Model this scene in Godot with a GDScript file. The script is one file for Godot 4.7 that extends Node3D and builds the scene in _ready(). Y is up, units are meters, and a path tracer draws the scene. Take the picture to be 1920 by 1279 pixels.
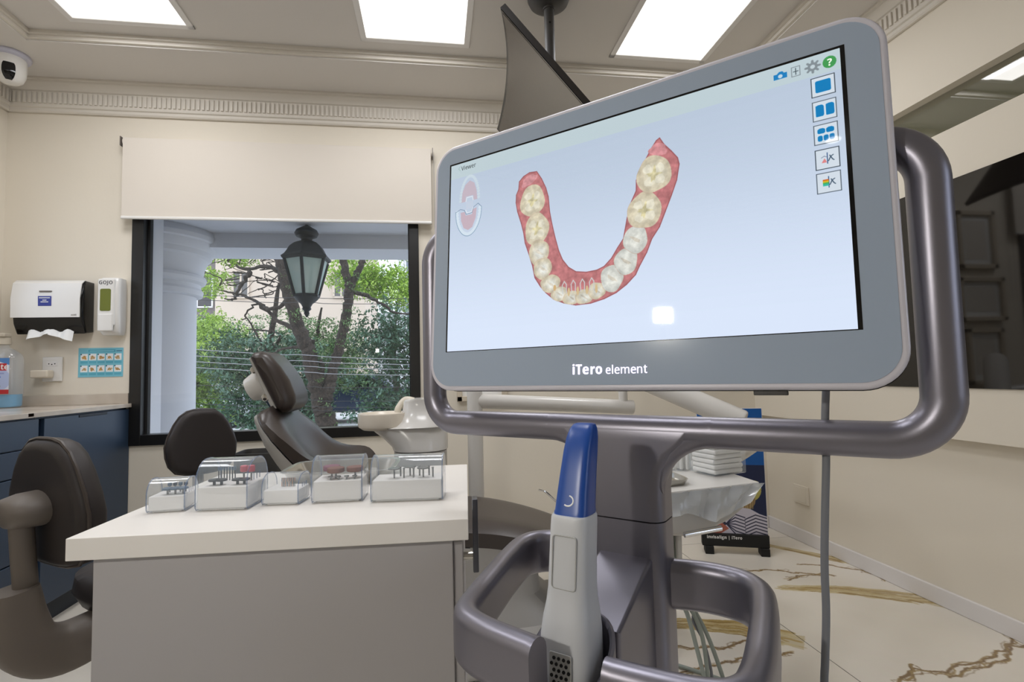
extends Node3D

const F := 977.568                     # focal length in pixels of the 1920 x 1279 frame
const EYE := Vector3(0, 1, 0)
const ZW := -3.045                     # inner face of the window wall
const XL := -2.22                      # inner face of the left wall
const XR := 2.05                       # inner face of the right wall
const ZB := 3.2                        # inner face of the wall behind the camera
const SOFFIT := 2.61
const CEIL := 2.65

var view := Basis()
var rng := RandomNumberGenerator.new()
var M := {}
var counts := {}


# ---------------------------------------------------------------- geometry helpers
class Shape:
	var v := PackedVector3Array()

	func push(t: PackedVector3Array, closed := true) -> void:
		if closed:
			var vol := 0.0
			var o := t[0]
			for i in range(0, t.size(), 3):
				vol += (t[i] - o).dot((t[i + 1] - o).cross(t[i + 2] - o))
			if vol > 0.0:
				for i in range(0, t.size(), 3):
					var k := t[i + 1]
					t[i + 1] = t[i + 2]
					t[i + 2] = k
		v.append_array(t)

	func mesh(crease := 40.0) -> ArrayMesh:
		var lim := cos(deg_to_rad(crease))
		var face := PackedVector3Array()
		var at := {}
		for i in range(0, v.size(), 3):
			var n := (v[i + 2] - v[i]).cross(v[i + 1] - v[i])
			face.append(n)
			for k in 3:
				var key := v[i + k].snapped(Vector3(1e-5, 1e-5, 1e-5))
				if at.has(key):
					at[key].append(i / 3)
				else:
					at[key] = [i / 3]
		var nn := PackedVector3Array()
		nn.resize(v.size())
		for i in range(0, v.size(), 3):
			var f := i / 3
			var fn := face[f].normalized()
			for k in 3:
				var s := Vector3.ZERO
				for g in at[v[i + k].snapped(Vector3(1e-5, 1e-5, 1e-5))]:
					if face[g].normalized().dot(fn) >= lim:
						s += face[g]
				nn[i + k] = s.normalized() if s.length_squared() > 0.0 else fn
		var a := []
		a.resize(Mesh.ARRAY_MAX)
		a[Mesh.ARRAY_VERTEX] = v
		a[Mesh.ARRAY_NORMAL] = nn
		var m := ArrayMesh.new()
		m.add_surface_from_arrays(Mesh.PRIMITIVE_TRIANGLES, a)
		return m


func loft(s: Shape, rings: Array, cap := true, closed_path := false) -> void:
	var t := PackedVector3Array()
	var n: int = rings[0].size()
	for i in (rings.size() if closed_path else rings.size() - 1):
		var p: PackedVector3Array = rings[i]
		var q: PackedVector3Array = rings[(i + 1) % rings.size()]
		for j in n:
			var k := (j + 1) % n
			t.append_array([p[j], p[k], q[k], p[j], q[k], q[j]])
	if cap and not closed_path:
		for e in [0, rings.size() - 1]:
			var r: PackedVector3Array = rings[e]
			var c := Vector3.ZERO
			for p in r:
				c += p
			c /= n
			for j in n:
				var k := (j + 1) % n
				t.append_array([c, r[k], r[j]] if e == 0 else [c, r[j], r[k]])
	s.push(t)


func box(s: Shape, c: Vector3, size: Vector3, r := 0.0, b := Basis(), seg := 2) -> void:
	var h := size / 2
	r = minf(r, minf(h.x, minf(h.y, h.z)) * 0.999)
	var t := PackedVector3Array()
	if r <= 0.0:
		seg = 0
	var ax := []
	for a in 3:
		var l := []
		if seg == 0:
			l = [-h[a], h[a]]
		else:
			for i in seg + 1:
				l.append(-h[a] + r * i / seg)
			for i in seg + 1:
				l.append(h[a] - r + r * i / seg)
		ax.append(l)
	for a in 3:
		var u := (a + 1) % 3
		var w := (a + 2) % 3
		for side in [-1, 1]:
			for i in ax[u].size() - 1:
				for j in ax[w].size() - 1:
					var q := []
					for d in [[0, 0], [1, 0], [1, 1], [0, 1]]:
						var p := Vector3()
						p[a] = side * h[a]
						p[u] = ax[u][i + d[0]]
						p[w] = ax[w][j + d[1]]
						if r > 0.0:
							var k := p.clamp(-h + Vector3.ONE * r, h - Vector3.ONE * r)
							p = k + (p - k).normalized() * r
						q.append(c + b * p)
					if side > 0:
						t.append_array([q[0], q[1], q[2], q[0], q[2], q[3]])
					else:
						t.append_array([q[0], q[2], q[1], q[0], q[3], q[2]])
	s.push(t)


func frame_of(d: Vector3, up := Vector3.UP) -> Basis:
	d = d.normalized()
	if absf(d.dot(up)) > 0.98:
		up = Vector3.RIGHT
	var x := up.cross(d).normalized()
	return Basis(x, d.cross(x), d)


func cyl(s: Shape, a: Vector3, b: Vector3, r0: float, r1 := -1.0, n := 20, bevel := 0.0) -> void:
	if r1 < 0:
		r1 = r0
	var fr := frame_of(b - a)
	var rings := []
	var list := [[a, r0], [b, r1]]
	if bevel > 0:
		var d := (b - a).normalized() * bevel
		list = [[a, r0 - bevel], [a + d * 0.3, r0 - bevel * 0.3], [a + d, r0], [b - d, r1], [b - d * 0.3, r1 - bevel * 0.3], [b, r1 - bevel]]
	for e in list:
		var ring := PackedVector3Array()
		for j in n:
			ring.append(e[0] + fr * Vector3(cos(TAU * j / n), sin(TAU * j / n), 0) * e[1])
		rings.append(ring)
	loft(s, rings)


func tube(s: Shape, path: PackedVector3Array, r, n := 16, cap := true) -> void:
	var prof := PackedVector2Array()
	for j in n:
		prof.append(Vector2(cos(TAU * j / n), sin(TAU * j / n)))
	sweep(s, path, prof, r, cap)


func sweep(s: Shape, path: PackedVector3Array, prof: PackedVector2Array, r = 1.0, cap := true, up := Vector3.UP) -> void:
	var rings := []
	var fr := frame_of(path[1] - path[0], up)
	for i in path.size():
		var d := (path[mini(i + 1, path.size() - 1)] - path[maxi(i - 1, 0)]).normalized()
		if i > 0:                       # carry the frame along without twist
			var x := (fr.x - d * fr.x.dot(d)).normalized()
			fr = Basis(x, d.cross(x), d)
		var k: float = r[i] if r is Array else r
		var ring := PackedVector3Array()
		for p in prof:
			ring.append(path[i] + fr.x * p.x * k + fr.y * p.y * k)
		rings.append(ring)
	loft(s, rings, cap)


func lathe(s: Shape, prof: Array, at: Vector3, n := 32, b := Basis(), sx := 1.0, sz := 1.0, power := 2.0) -> void:
	var rings := []
	for p in prof:
		var ring := PackedVector3Array()
		for j in n:
			var a := TAU * j / n
			var c := cos(a)
			var d := sin(a)
			var k := pow(pow(absf(c), power) + pow(absf(d), power), -1.0 / power)
			ring.append(at + b * Vector3(c * k * p[0] * sx, p[1], d * k * p[0] * sz))
		rings.append(ring)
	loft(s, rings)


func ring_at(c: Vector3, rx: float, rz: float, n := 32, power := 2.0, tilt := 0.0) -> PackedVector3Array:
	var ring := PackedVector3Array()
	for j in n:
		var a := TAU * j / n
		var k := pow(pow(absf(cos(a)), power) + pow(absf(sin(a)), power), -1.0 / power)
		var z := sin(a) * k * rz
		ring.append(c + Vector3(cos(a) * k * rx, z * tilt, z))
	return ring


func inset(poly: PackedVector2Array, d: float) -> PackedVector2Array:
	var out := PackedVector2Array()
	var n := poly.size()
	var area := 0.0
	for i in n:
		area += poly[i].cross(poly[(i + 1) % n])
	var sgn := signf(area)
	for i in n:
		var e0 := (poly[i] - poly[(i + n - 1) % n]).normalized()
		var e1 := (poly[(i + 1) % n] - poly[i]).normalized()
		var n0 := Vector2(-e0.y, e0.x) * sgn
		var n1 := Vector2(-e1.y, e1.x) * sgn
		var m := (n0 + n1).normalized()
		out.append(poly[i] + m * d / maxf(0.5, m.dot(n0)))
	return out


func prism(s: Shape, poly: PackedVector2Array, z0: float, z1: float, xf := Transform3D(), bevel := 0.0, seg := 3) -> void:
	# a polygon in x, y extruded along z, its rim rounded
	var levels := []
	if bevel <= 0.0:
		levels = [[poly, z0], [poly, z1]]
	else:
		for i in seg + 1:
			var a := PI / 2 * i / seg
			levels.append([inset(poly, bevel * (1 - sin(a))), z0 + bevel * (1 - cos(a))])
		for i in seg + 1:
			var a := PI / 2 * (seg - i) / seg
			levels.append([inset(poly, bevel * (1 - sin(a))), z1 - bevel * (1 - cos(a))])
	var t := PackedVector3Array()
	var n := poly.size()
	for i in levels.size() - 1:
		var p: PackedVector2Array = levels[i][0]
		var q: PackedVector2Array = levels[i + 1][0]
		for j in n:
			var k := (j + 1) % n
			var a := Vector3(p[j].x, p[j].y, levels[i][1])
			var b := Vector3(p[k].x, p[k].y, levels[i][1])
			var c := Vector3(q[k].x, q[k].y, levels[i + 1][1])
			var d := Vector3(q[j].x, q[j].y, levels[i + 1][1])
			t.append_array([a, b, c, a, c, d])
	var area := 0.0
	for i in n:
		area += poly[i].cross(poly[(i + 1) % n])
	var tri := Geometry2D.triangulate_polygon(levels[0][0])
	for i in range(0, tri.size(), 3):
		var p: PackedVector2Array = levels[0][0]
		var q: PackedVector2Array = levels[-1][0]
		var a := p[tri[i]]
		var b := p[tri[i + 1]]
		var c := p[tri[i + 2]]
		var pos := (b - a).cross(c - a) * area > 0
		var lo := [a, b, c] if not pos else [a, c, b]
		for e in lo:
			t.append(Vector3(e.x, e.y, levels[0][1]))
		a = q[tri[i]]
		b = q[tri[i + 1]]
		c = q[tri[i + 2]]
		var hi := [a, b, c] if pos else [a, c, b]
		for e in hi:
			t.append(Vector3(e.x, e.y, levels[-1][1]))
	for i in t.size():
		t[i] = xf * t[i]
	s.push(t)


func round_rect(w: float, h: float, r: float, n := 6, c := Vector2.ZERO) -> PackedVector2Array:
	var p := PackedVector2Array()
	for q in 4:
		var cx: float = [1, -1, -1, 1][q] * (w / 2 - r)
		var cy: float = [1, 1, -1, -1][q] * (h / 2 - r)
		for i in n + 1:
			var a := PI / 2 * (q + float(i) / n)
			p.append(c + Vector2(cx + cos(a) * r, cy + sin(a) * r))
	return p


func curve(pts: Array, per := 8) -> PackedVector3Array:
	var out := PackedVector3Array()
	for i in pts.size() - 1:
		var a: Vector3 = pts[maxi(i - 1, 0)]
		var b: Vector3 = pts[i]
		var c: Vector3 = pts[i + 1]
		var d: Vector3 = pts[mini(i + 2, pts.size() - 1)]
		for k in per:
			out.append(b.cubic_interpolate(c, a, d, float(k) / per))
	out.append(pts[-1])
	return out


func bend(pts: Array, r: float, n := 8) -> PackedVector3Array:      # straight runs joined by round bends
	var out := PackedVector3Array([pts[0]])
	for i in range(1, pts.size() - 1):
		var p: Vector3 = pts[i]
		var d0: Vector3 = (pts[i - 1] - p).normalized()
		var d1: Vector3 = (pts[i + 1] - p).normalized()
		var half := d0.angle_to(d1) / 2
		var l := r / tan(half)
		var c := p + (d0 + d1).normalized() * (r / sin(half))
		var a := p + d0 * l - c
		var b := p + d1 * l - c
		for k in n + 1:
			out.append(c + a.slerp(b, float(k) / n))
	out.append(pts[-1])
	return out


# ---------------------------------------------------------------- where a pixel's ray meets a plane
func ray(px: float, py: float) -> Vector3:
	return view * Vector3((px - 960) / F, -(py - 639.5) / F, -1)


func PZ(px: float, py: float, z: float) -> Vector3:
	var d := ray(px, py)
	return EYE + d * (z - EYE.z) / d.z


func PY(px: float, py: float, y: float) -> Vector3:
	var d := ray(px, py)
	return EYE + d * (y - EYE.y) / d.y


func PX(px: float, py: float, x: float) -> Vector3:
	var d := ray(px, py)
	return EYE + d * (x - EYE.x) / d.x


# ---------------------------------------------------------------- scene helpers
func numbered(called: String) -> String:
	var k: int = counts.get(called, 0)
	counts[called] = k + 1
	return called if k == 0 else "%s_%03d" % [called, k]


func tag(o: Node3D, label: String, category: String, group := "") -> Node3D:
	o.set_meta("label", label)
	o.set_meta("category", category)
	if group:
		o.set_meta("group", group)
	return o


func thing(called: String, label: String, category: String, at := Vector3.ZERO, turn := 0.0, group := "") -> Node3D:
	var o := Node3D.new()
	o.name = numbered(called)
	add_child(o)
	o.position = at
	o.rotation.y = turn
	tag(o, label, category, group)
	return o


func put(called: String, mesh: Mesh, m: Material, parent: Node) -> MeshInstance3D:
	var o := MeshInstance3D.new()
	o.name = numbered(called) if parent == self else called
	o.mesh = mesh
	o.material_override = m
	parent.add_child(o, true)
	return o


func part(called: String, s: Shape, m: Material, parent: Node, crease := 40.0) -> MeshInstance3D:
	return put(called, s.mesh(crease), m, parent)


func struct(called: String, s: Shape, m: Material, parent: Node = self) -> MeshInstance3D:
	var o := part(called, s, m, parent)
	if parent == self:
		o.set_meta("kind", "structure")
	return o


func room(called: String) -> Node3D:
	var o := Node3D.new()
	o.name = called
	o.set_meta("kind", "structure")
	add_child(o)
	return o


func bx(lo: Vector3, hi: Vector3, r := 0.0) -> Shape:
	var s := Shape.new()
	box(s, (lo + hi) / 2, hi - lo, r)
	return s


func mat(called: String, c: Color, rough := 0.5, metal := 0.0, spec := 0.5) -> StandardMaterial3D:
	var m := StandardMaterial3D.new()
	m.resource_name = called
	m.albedo_color = c
	m.roughness = rough
	m.metallic = metal
	m.metallic_specular = spec
	M[called] = m
	return m


func c8(r: int, g: int, b: int) -> Color:
	return Color8(r, g, b)


func noise_tex(freq: float, a: Color, b: Color, size := 256, normal := false, sd := 1, bump := 4.0) -> NoiseTexture2D:
	var t := NoiseTexture2D.new()
	var n := FastNoiseLite.new()
	n.seed = sd
	n.frequency = freq
	n.fractal_octaves = 4
	t.noise = n
	t.width = size
	t.height = size
	t.seamless = true
	if normal:
		t.as_normal_map = true
		t.bump_strength = bump
	else:
		var g := Gradient.new()
		g.set_color(0, a)
		g.set_color(1, b)
		t.color_ramp = g
	return t


func grain(m: StandardMaterial3D, freq: float, amount: float, scale: float, sd := 1) -> void:      # fine relief, in the thing's own space
	m.normal_enabled = true
	m.normal_texture = noise_tex(freq, Color.BLACK, Color.WHITE, 256, true, sd)
	m.normal_scale = amount
	m.uv1_triplanar = true
	m.uv1_scale = Vector3.ONE * scale


func quad_mesh(a: Vector3, b: Vector3, c: Vector3, d: Vector3) -> ArrayMesh:      # top left, top right, bottom right, bottom left
	var n := (d - a).cross(b - a).normalized()
	var arr := []
	arr.resize(Mesh.ARRAY_MAX)
	arr[Mesh.ARRAY_VERTEX] = PackedVector3Array([a, b, c, a, c, d])
	arr[Mesh.ARRAY_NORMAL] = PackedVector3Array([n, n, n, n, n, n])
	arr[Mesh.ARRAY_TEX_UV] = PackedVector2Array([Vector2(0, 0), Vector2(1, 0), Vector2(1, 1), Vector2(0, 0), Vector2(1, 1), Vector2(0, 1)])
	var m := ArrayMesh.new()
	m.add_surface_from_arrays(Mesh.PRIMITIVE_TRIANGLES, arr)
	return m


func lettering(called: String, words: String, height: float, m: Material, parent: Node, at: Vector3, b := Basis(), bold := false, depth := 0.0006, left := false) -> MeshInstance3D:
	var t := TextMesh.new()
	var f := SystemFont.new()
	f.font_names = PackedStringArray(["Droid Sans"])
	f.font_weight = 700 if bold else 400
	t.font = f
	t.text = words
	t.font_size = 48
	t.pixel_size = height / 48.0
	t.depth = depth
	t.curve_step = 2.0
	t.horizontal_alignment = HORIZONTAL_ALIGNMENT_LEFT if left else HORIZONTAL_ALIGNMENT_CENTER
	var o := put(called, t, m, parent)
	o.transform = Transform3D(b, at)
	return o


func picture(called: String, im: Image, rough := 0.6) -> StandardMaterial3D:
	var m := mat(called, Color.WHITE, rough)
	m.albedo_texture = ImageTexture.create_from_image(im)
	m.texture_repeat = false
	return m


# ---------------------------------------------------------------- drawing on images (print and screens)
func fill_poly(im: Image, poly: PackedVector2Array, c: Color, vary := 0.0, noise: FastNoiseLite = null) -> void:
	var y0 := im.get_height()
	var y1 := 0
	for p in poly:
		y0 = mini(y0, int(p.y))
		y1 = maxi(y1, int(p.y) + 1)
	for y in range(maxi(y0, 0), mini(y1, im.get_height() - 1) + 1):
		var xs := []
		for i in poly.size():
			var a := poly[i]
			var b := poly[(i + 1) % poly.size()]
			if (a.y <= y + 0.5) != (b.y <= y + 0.5):
				xs.append(a.x + (y + 0.5 - a.y) / (b.y - a.y) * (b.x - a.x))
		xs.sort()
		for i in range(0, xs.size() - 1, 2):
			var l := clampi(roundi(xs[i]), 0, im.get_width())
			var r := clampi(roundi(xs[i + 1]), 0, im.get_width())
			if noise == null:
				im.fill_rect(Rect2i(l, y, r - l, 1), c)
			else:
				for x in range(l, r):
					var k := 1.0 + vary * noise.get_noise_2d(x, y)
					im.set_pixel(x, y, Color(c.r * k, c.g * k, c.b * k))


func stroke(im: Image, pts: Array, w: float, c: Color, alpha := 1.0) -> void:
	for i in pts.size() - 1:
		var a: Vector2 = pts[i]
		var b: Vector2 = pts[i + 1]
		var n := maxi(1, int(a.distance_to(b)))
		for k in n + 1:
			var p := a.lerp(b, float(k) / n)
			var h := int(ceil(w / 2))
			for dx in range(-h, h + 1):
				for dy in range(-h, h + 1):
					var x := int(p.x) + dx
					var y := int(p.y) + dy
					if x < 0 or y < 0 or x >= im.get_width() or y >= im.get_height():
						continue
					var q := clampf(w / 2 + 0.5 - Vector2(x + 0.5, y + 0.5).distance_to(p), 0, 1) * alpha
					if q > 0:
						im.set_pixel(x, y, im.get_pixel(x, y).lerp(c, q))


func blob(cx: float, cy: float, rx: float, ry: float, turn := 0.0, wob := 0.0, sd := 0) -> PackedVector2Array:
	var p := PackedVector2Array()
	for i in 40:
		var a := TAU * i / 40
		var k := 1.0 + wob * (sin(3 * a + sd) * 0.5 + sin(5 * a + sd * 2.3) * 0.3)
		p.append(Vector2(cx, cy) + Vector2(cos(a) * rx, sin(a) * ry).rotated(turn) * k)
	return p


func P2(a: Array) -> PackedVector2Array:
	var p := PackedVector2Array()
	for i in range(0, a.size(), 2):
		p.append(Vector2(a[i], a[i + 1]))
	return p


# ---------------------------------------------------------------- the scene
func _ready() -> void:
	rng.seed = 7
	view = Basis.from_euler(Vector3(deg_to_rad(3.4495), deg_to_rad(-8.4677), deg_to_rad(-1.4207)))
	var cam := Camera3D.new()
	cam.name = "camera"
	cam.fov = 66.3834
	cam.near = 0.03
	cam.far = 200.0
	add_child(cam)
	cam.transform = Transform3D(view, EYE)
	cam.current = true

	var we := WorldEnvironment.new()
	we.name = "world"
	var env := Environment.new()
	env.background_mode = Environment.BG_SKY
	var sky := Sky.new()
	var sm := ProceduralSkyMaterial.new()
	sm.sky_top_color = c8(214, 228, 250)
	sm.sky_horizon_color = c8(238, 245, 255)
	sm.sky_energy_multiplier = 1.6
	sm.ground_bottom_color = c8(150, 150, 150)
	sm.ground_horizon_color = c8(200, 202, 205)
	sky.sky_material = sm
	env.sky = sky
	env.tonemap_mode = Environment.TONE_MAPPER_LINEAR
	env.tonemap_exposure = 1.05
	env.sdfgi_enabled = true
	env.ssao_enabled = true
	env.ssil_enabled = true
	we.environment = env
	add_child(we)

	materials()
	shell()
	ceiling_lights()
	window_and_blind()
	right_wall()
	left_side()
	cart()
	scanner_wand()
	island()
	bur_boxes()
	dental_chair()
	spittoon()
	delivery_unit()
	stools()
	totem()
	television()
	security_camera()
	led_lamp()
	downlight()
	porch()
	street()


func materials() -> void:
	var w := mat("wall_paint", c8(230, 222, 207), 0.75, 0, 0.35)
	grain(w, 0.05, 0.03, 3.0)
	var cp := mat("ceiling_paint", c8(218, 214, 209), 0.85, 0, 0.3)
	grain(cp, 0.05, 0.03, 3.0)
	mat("plaster", c8(222, 216, 206), 0.8, 0, 0.3)
	mat("baseboard", c8(228, 224, 222), 0.4)
	mat("joint", c8(176, 166, 150), 0.8)
	mat("black_frame", c8(22, 21, 21), 0.35)
	mat("rubber", c8(20, 20, 20), 0.7)
	var bl := mat("blind_cloth", c8(224, 216, 205), 0.85, 0, 0.2)
	grain(bl, 0.3, 0.2, 40.0, 3)
	bl.backlight_enabled = true
	bl.backlight = Color(0.12, 0.11, 0.09)
	mat("white_plastic", c8(232, 230, 226), 0.25)
	mat("white_matt", c8(232, 230, 228), 0.55)
	mat("grey_plastic", c8(112, 104, 97), 0.5)
	mat("laminate", c8(238, 234, 229), 0.35)
	mat("cabinet_grey", c8(176, 173, 174), 0.55)
	mat("blue_front", c8(44, 62, 84), 0.4)
	mat("dark_kick", c8(34, 42, 52), 0.6)
	var st := mat("stone_top", c8(226, 220, 212), 0.18)
	st.albedo_texture = noise_tex(0.006, c8(205, 196, 184), c8(255, 252, 248), 512, false, 9)
	st.uv1_triplanar = true
	st.uv1_scale = Vector3.ONE * 0.9
	var ti := mat("cart_metal", c8(130, 128, 138), 0.36, 0.75, 0.5)
	grain(ti, 0.4, 0.06, 60.0, 5)
	mat("monitor_rim", c8(208, 206, 216), 0.35, 0.1)
	mat("monitor_glass", c8(158, 172, 191), 0.12, 0, 0.5)
	mat("black_gloss", c8(10, 11, 13), 0.12)
	var wp := mat("wand_plastic", c8(196, 198, 202), 0.4)
	grain(wp, 0.4, 0.05, 60.0, 6)
	mat("wand_line", c8(168, 168, 166), 0.45)
	mat("blue_sleeve", c8(24, 70, 150), 0.32)
	mat("hole", c8(16, 16, 16), 0.9)
	mat("chrome", c8(225, 225, 225), 0.1, 1.0)
	mat("steel", c8(200, 198, 192), 0.22, 1.0)
	var le := mat("leather", c8(62, 54, 50), 0.34, 0, 0.5)
	grain(le, 0.12, 0.12, 18.0, 8)
	var ls := mat("stool_leather", c8(52, 47, 46), 0.5, 0, 0.4)
	grain(ls, 0.12, 0.15, 24.0, 8)
	mat("unit_white", c8(216, 213, 208), 0.18)
	mat("unit_grey", c8(186, 183, 178), 0.4)
	mat("dark_grey", c8(62, 60, 58), 0.5)
	mat("cable_grey", c8(120, 122, 128), 0.55)
	mat("hose_grey", c8(150, 158, 150), 0.5)
	mat("paper", c8(240, 240, 238), 0.85)
	mat("cotton", c8(245, 243, 238), 0.95)
	var ac := mat("acrylic", Color(0.86, 0.92, 0.97, 0.13), 0.03)
	ac.transparency = BaseMaterial3D.TRANSPARENCY_ALPHA
	var ae := mat("acrylic_edge", Color(0.45, 0.55, 0.70, 0.4), 0.08)
	ae.transparency = BaseMaterial3D.TRANSPARENCY_ALPHA
	var pl := mat("plastic_film", Color(0.9, 0.92, 0.94, 0.35), 0.12)
	pl.transparency = BaseMaterial3D.TRANSPARENCY_ALPHA
	var gl := mat("window_glass", Color(0.85, 0.92, 0.95, 0.02), 0.0, 0, 0.4)
	gl.transparency = BaseMaterial3D.TRANSPARENCY_ALPHA
	mat("tinted_glass", c8(18, 15, 13), 0.04, 0, 0.6)


# ---------------------------------------------------------------- room
func shell() -> void:
	floor_tiles()
	var T := 0.2
	# window wall: below, above and beside the opening
	var o := Vector4(-1.603, 0.662, -0.083, 2.02)      # the opening: x0, y0, x1, y1
	var ww := room("wall_window")
	part("wall_below", bx(Vector3(XL - T, 0, ZW - T), Vector3(XR + T, o.y, ZW)), M.wall_paint, ww)
	part("wall_above", bx(Vector3(XL - T, o.w, ZW - T), Vector3(XR + T, 2.95, ZW)), M.wall_paint, ww)
	part("wall_beside", bx(Vector3(XL - T, o.y, ZW - T), Vector3(o.x, o.w, ZW)), M.wall_paint, ww)
	part("wall_beside", bx(Vector3(o.z, o.y, ZW - T), Vector3(XR + T, o.w, ZW)), M.wall_paint, ww)
	# left wall with a small window out of the picture
	var wl := room("wall_left")
	var k := Vector4(-2.72, 1.25, -1.9, 2.15)      # z0, y0, z1, y1
	part("wall_below", bx(Vector3(XL - T, 0, ZW), Vector3(XL, k.y, ZB)), M.wall_paint, wl)
	part("wall_above", bx(Vector3(XL - T, k.w, ZW), Vector3(XL, 2.95, ZB)), M.wall_paint, wl)
	part("wall_beside", bx(Vector3(XL - T, k.y, ZW), Vector3(XL, k.w, k.x)), M.wall_paint, wl)
	part("wall_beside", bx(Vector3(XL - T, k.y, k.z), Vector3(XL, k.w, ZB)), M.wall_paint, wl)
	var w4 := room("window_4")
	var f4 := Shape.new()
	for b in [[k.x, k.y, k.z, k.y + 0.05], [k.x, k.w - 0.05, k.z, k.w], [k.x, k.y, k.x + 0.05, k.w], [k.z - 0.05, k.y, k.z, k.w]]:
		box(f4, Vector3(XL - 0.14, (b[1] + b[3]) / 2, (b[0] + b[2]) / 2), Vector3(0.05, b[3] - b[1], b[2] - b[0]))
	part("window_frame", f4, M.black_frame, w4)
	part("pane", bx(Vector3(XL - 0.143, k.y, k.x), Vector3(XL - 0.137, k.w, k.z)), M.window_glass, w4)
	struct("wall_back", bx(Vector3(XL - T, 0, ZB), Vector3(XR + T, 2.95, ZB + T)), M.wall_paint)
	# right wall with a strip of glass high up, and the room beyond it
	var wr := room("wall_right")
	part("wall_below", bx(Vector3(XR, 0, ZW), Vector3(XR + 0.1, 1.86, 0.5)), M.wall_paint, wr)
	part("wall_end", bx(Vector3(XR, 1.86, 0.3), Vector3(XR + 0.1, 2.105, 0.5)), M.wall_paint, wr)
	part("wall_beyond", bx(Vector3(XR, 0, 2.1), Vector3(XR + 0.1, 2.105, ZB)), M.wall_paint, wr)
	# glazed door to the open, behind the camera
	var dr := room("door_1")
	var fd := Shape.new()
	for b in [[0.5, 0.0, 2.1, 0.08], [0.5, 2.04, 2.1, 2.105], [0.5, 0.0, 0.56, 2.105], [2.04, 0.0, 2.1, 2.105], [1.27, 0.0, 1.33, 2.105]]:
		box(fd, Vector3(XR + 0.06, (b[1] + b[3]) / 2, (b[0] + b[2]) / 2), Vector3(0.05, b[3] - b[1], b[2] - b[0]))
	part("door_frame", fd, M.black_frame, dr)
	part("pane", bx(Vector3(XR + 0.057, 0.05, 0.52), Vector3(XR + 0.063, 2.08, 2.08)), M.window_glass, dr)
	part("wall_above", bx(Vector3(XR, 2.105, ZW), Vector3(XR + 0.1, 2.95, ZB)), M.wall_paint, wr)
	var gm := mat("strip_glass", Color(0.42, 0.44, 0.34, 0.28), 0.02)
	gm.transparency = BaseMaterial3D.TRANSPARENCY_ALPHA
	var pane := struct("window_2", bx(Vector3(XR + 0.046, 1.86, ZW), Vector3(XR + 0.052, 2.105, 0.3)), gm)
	pane.set_meta("label", "long strip of greenish glass high in the right wall")
	struct("wall_far", bx(Vector3(5.2, 0, ZW - T), Vector3(5.4, 2.95, 0.5)), M.wall_paint)
	struct("wall_next_window", bx(Vector3(XR + T, 0, ZW - T), Vector3(5.2, 2.95, ZW)), M.wall_paint)
	struct("wall_next_back", bx(Vector3(XR + 0.1, 0, 0.3), Vector3(5.2, 2.95, 0.5)), M.wall_paint)
	struct("floor_next", bx(Vector3(XR, -0.1, ZW), Vector3(5.2, -0.002, 0.3)), M.baseboard)
	# ceiling: a shallow tray in a lower border
	var ce := room("ceiling")
	part("tray", bx(Vector3(XL - T, CEIL, ZW - T), Vector3(XR + T, 2.95, ZB + T)), M.ceiling_paint, ce)
	part("tray", bx(Vector3(XR + T, CEIL, ZW - T), Vector3(5.4, 2.95, 0.5)), M.ceiling_paint, ce)
	var e := Vector4(-1.87, -2.655, 1.70, 2.6)
	for b in [[XL, ZW, XR, e.y], [XL, e.w, XR, ZB], [XL, e.y, e.x, e.w], [e.z, e.y, XR, e.w]]:
		part("border", bx(Vector3(b[0], SOFFIT, b[1]), Vector3(b[2], CEIL, b[3])), M.ceiling_paint, ce)
	part("border", bx(Vector3(XR + 0.1, SOFFIT, ZW), Vector3(5.2, CEIL, e.y)), M.ceiling_paint, ce)
	# a small stepped moulding round the tray
	for step in [[0.0, 0.022, 0.016], [0.016, 0.03, 0.03]]:
		var g: float = step[2]
		var y0: float = SOFFIT + 0.006 + step[0]
		var y1: float = CEIL
		for b in [[e.x, e.y, e.z, e.y + g], [e.x, e.w - g, e.z, e.w], [e.x, e.y + g, e.x + g, e.w - g], [e.z - g, e.y + g, e.z, e.w - g]]:
			part("moulding", bx(Vector3(b[0], y0, b[1]), Vector3(b[2], y1, b[3])), M.plaster, ce)
	part("moulding", bx(Vector3(XR + 0.1, SOFFIT + 0.006, e.y), Vector3(5.2, CEIL, e.y + 0.02)), M.plaster, ce)
	cornices()
	struct("baseboard_right", bx(Vector3(XR - 0.014, 0, ZW), Vector3(XR, 0.072, 0.5), 0.004), M.baseboard)
	struct("baseboard_window", bx(Vector3(-1.6, 0, ZW), Vector3(XR - 0.014, 0.072, ZW + 0.014), 0.004), M.baseboard)


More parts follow.
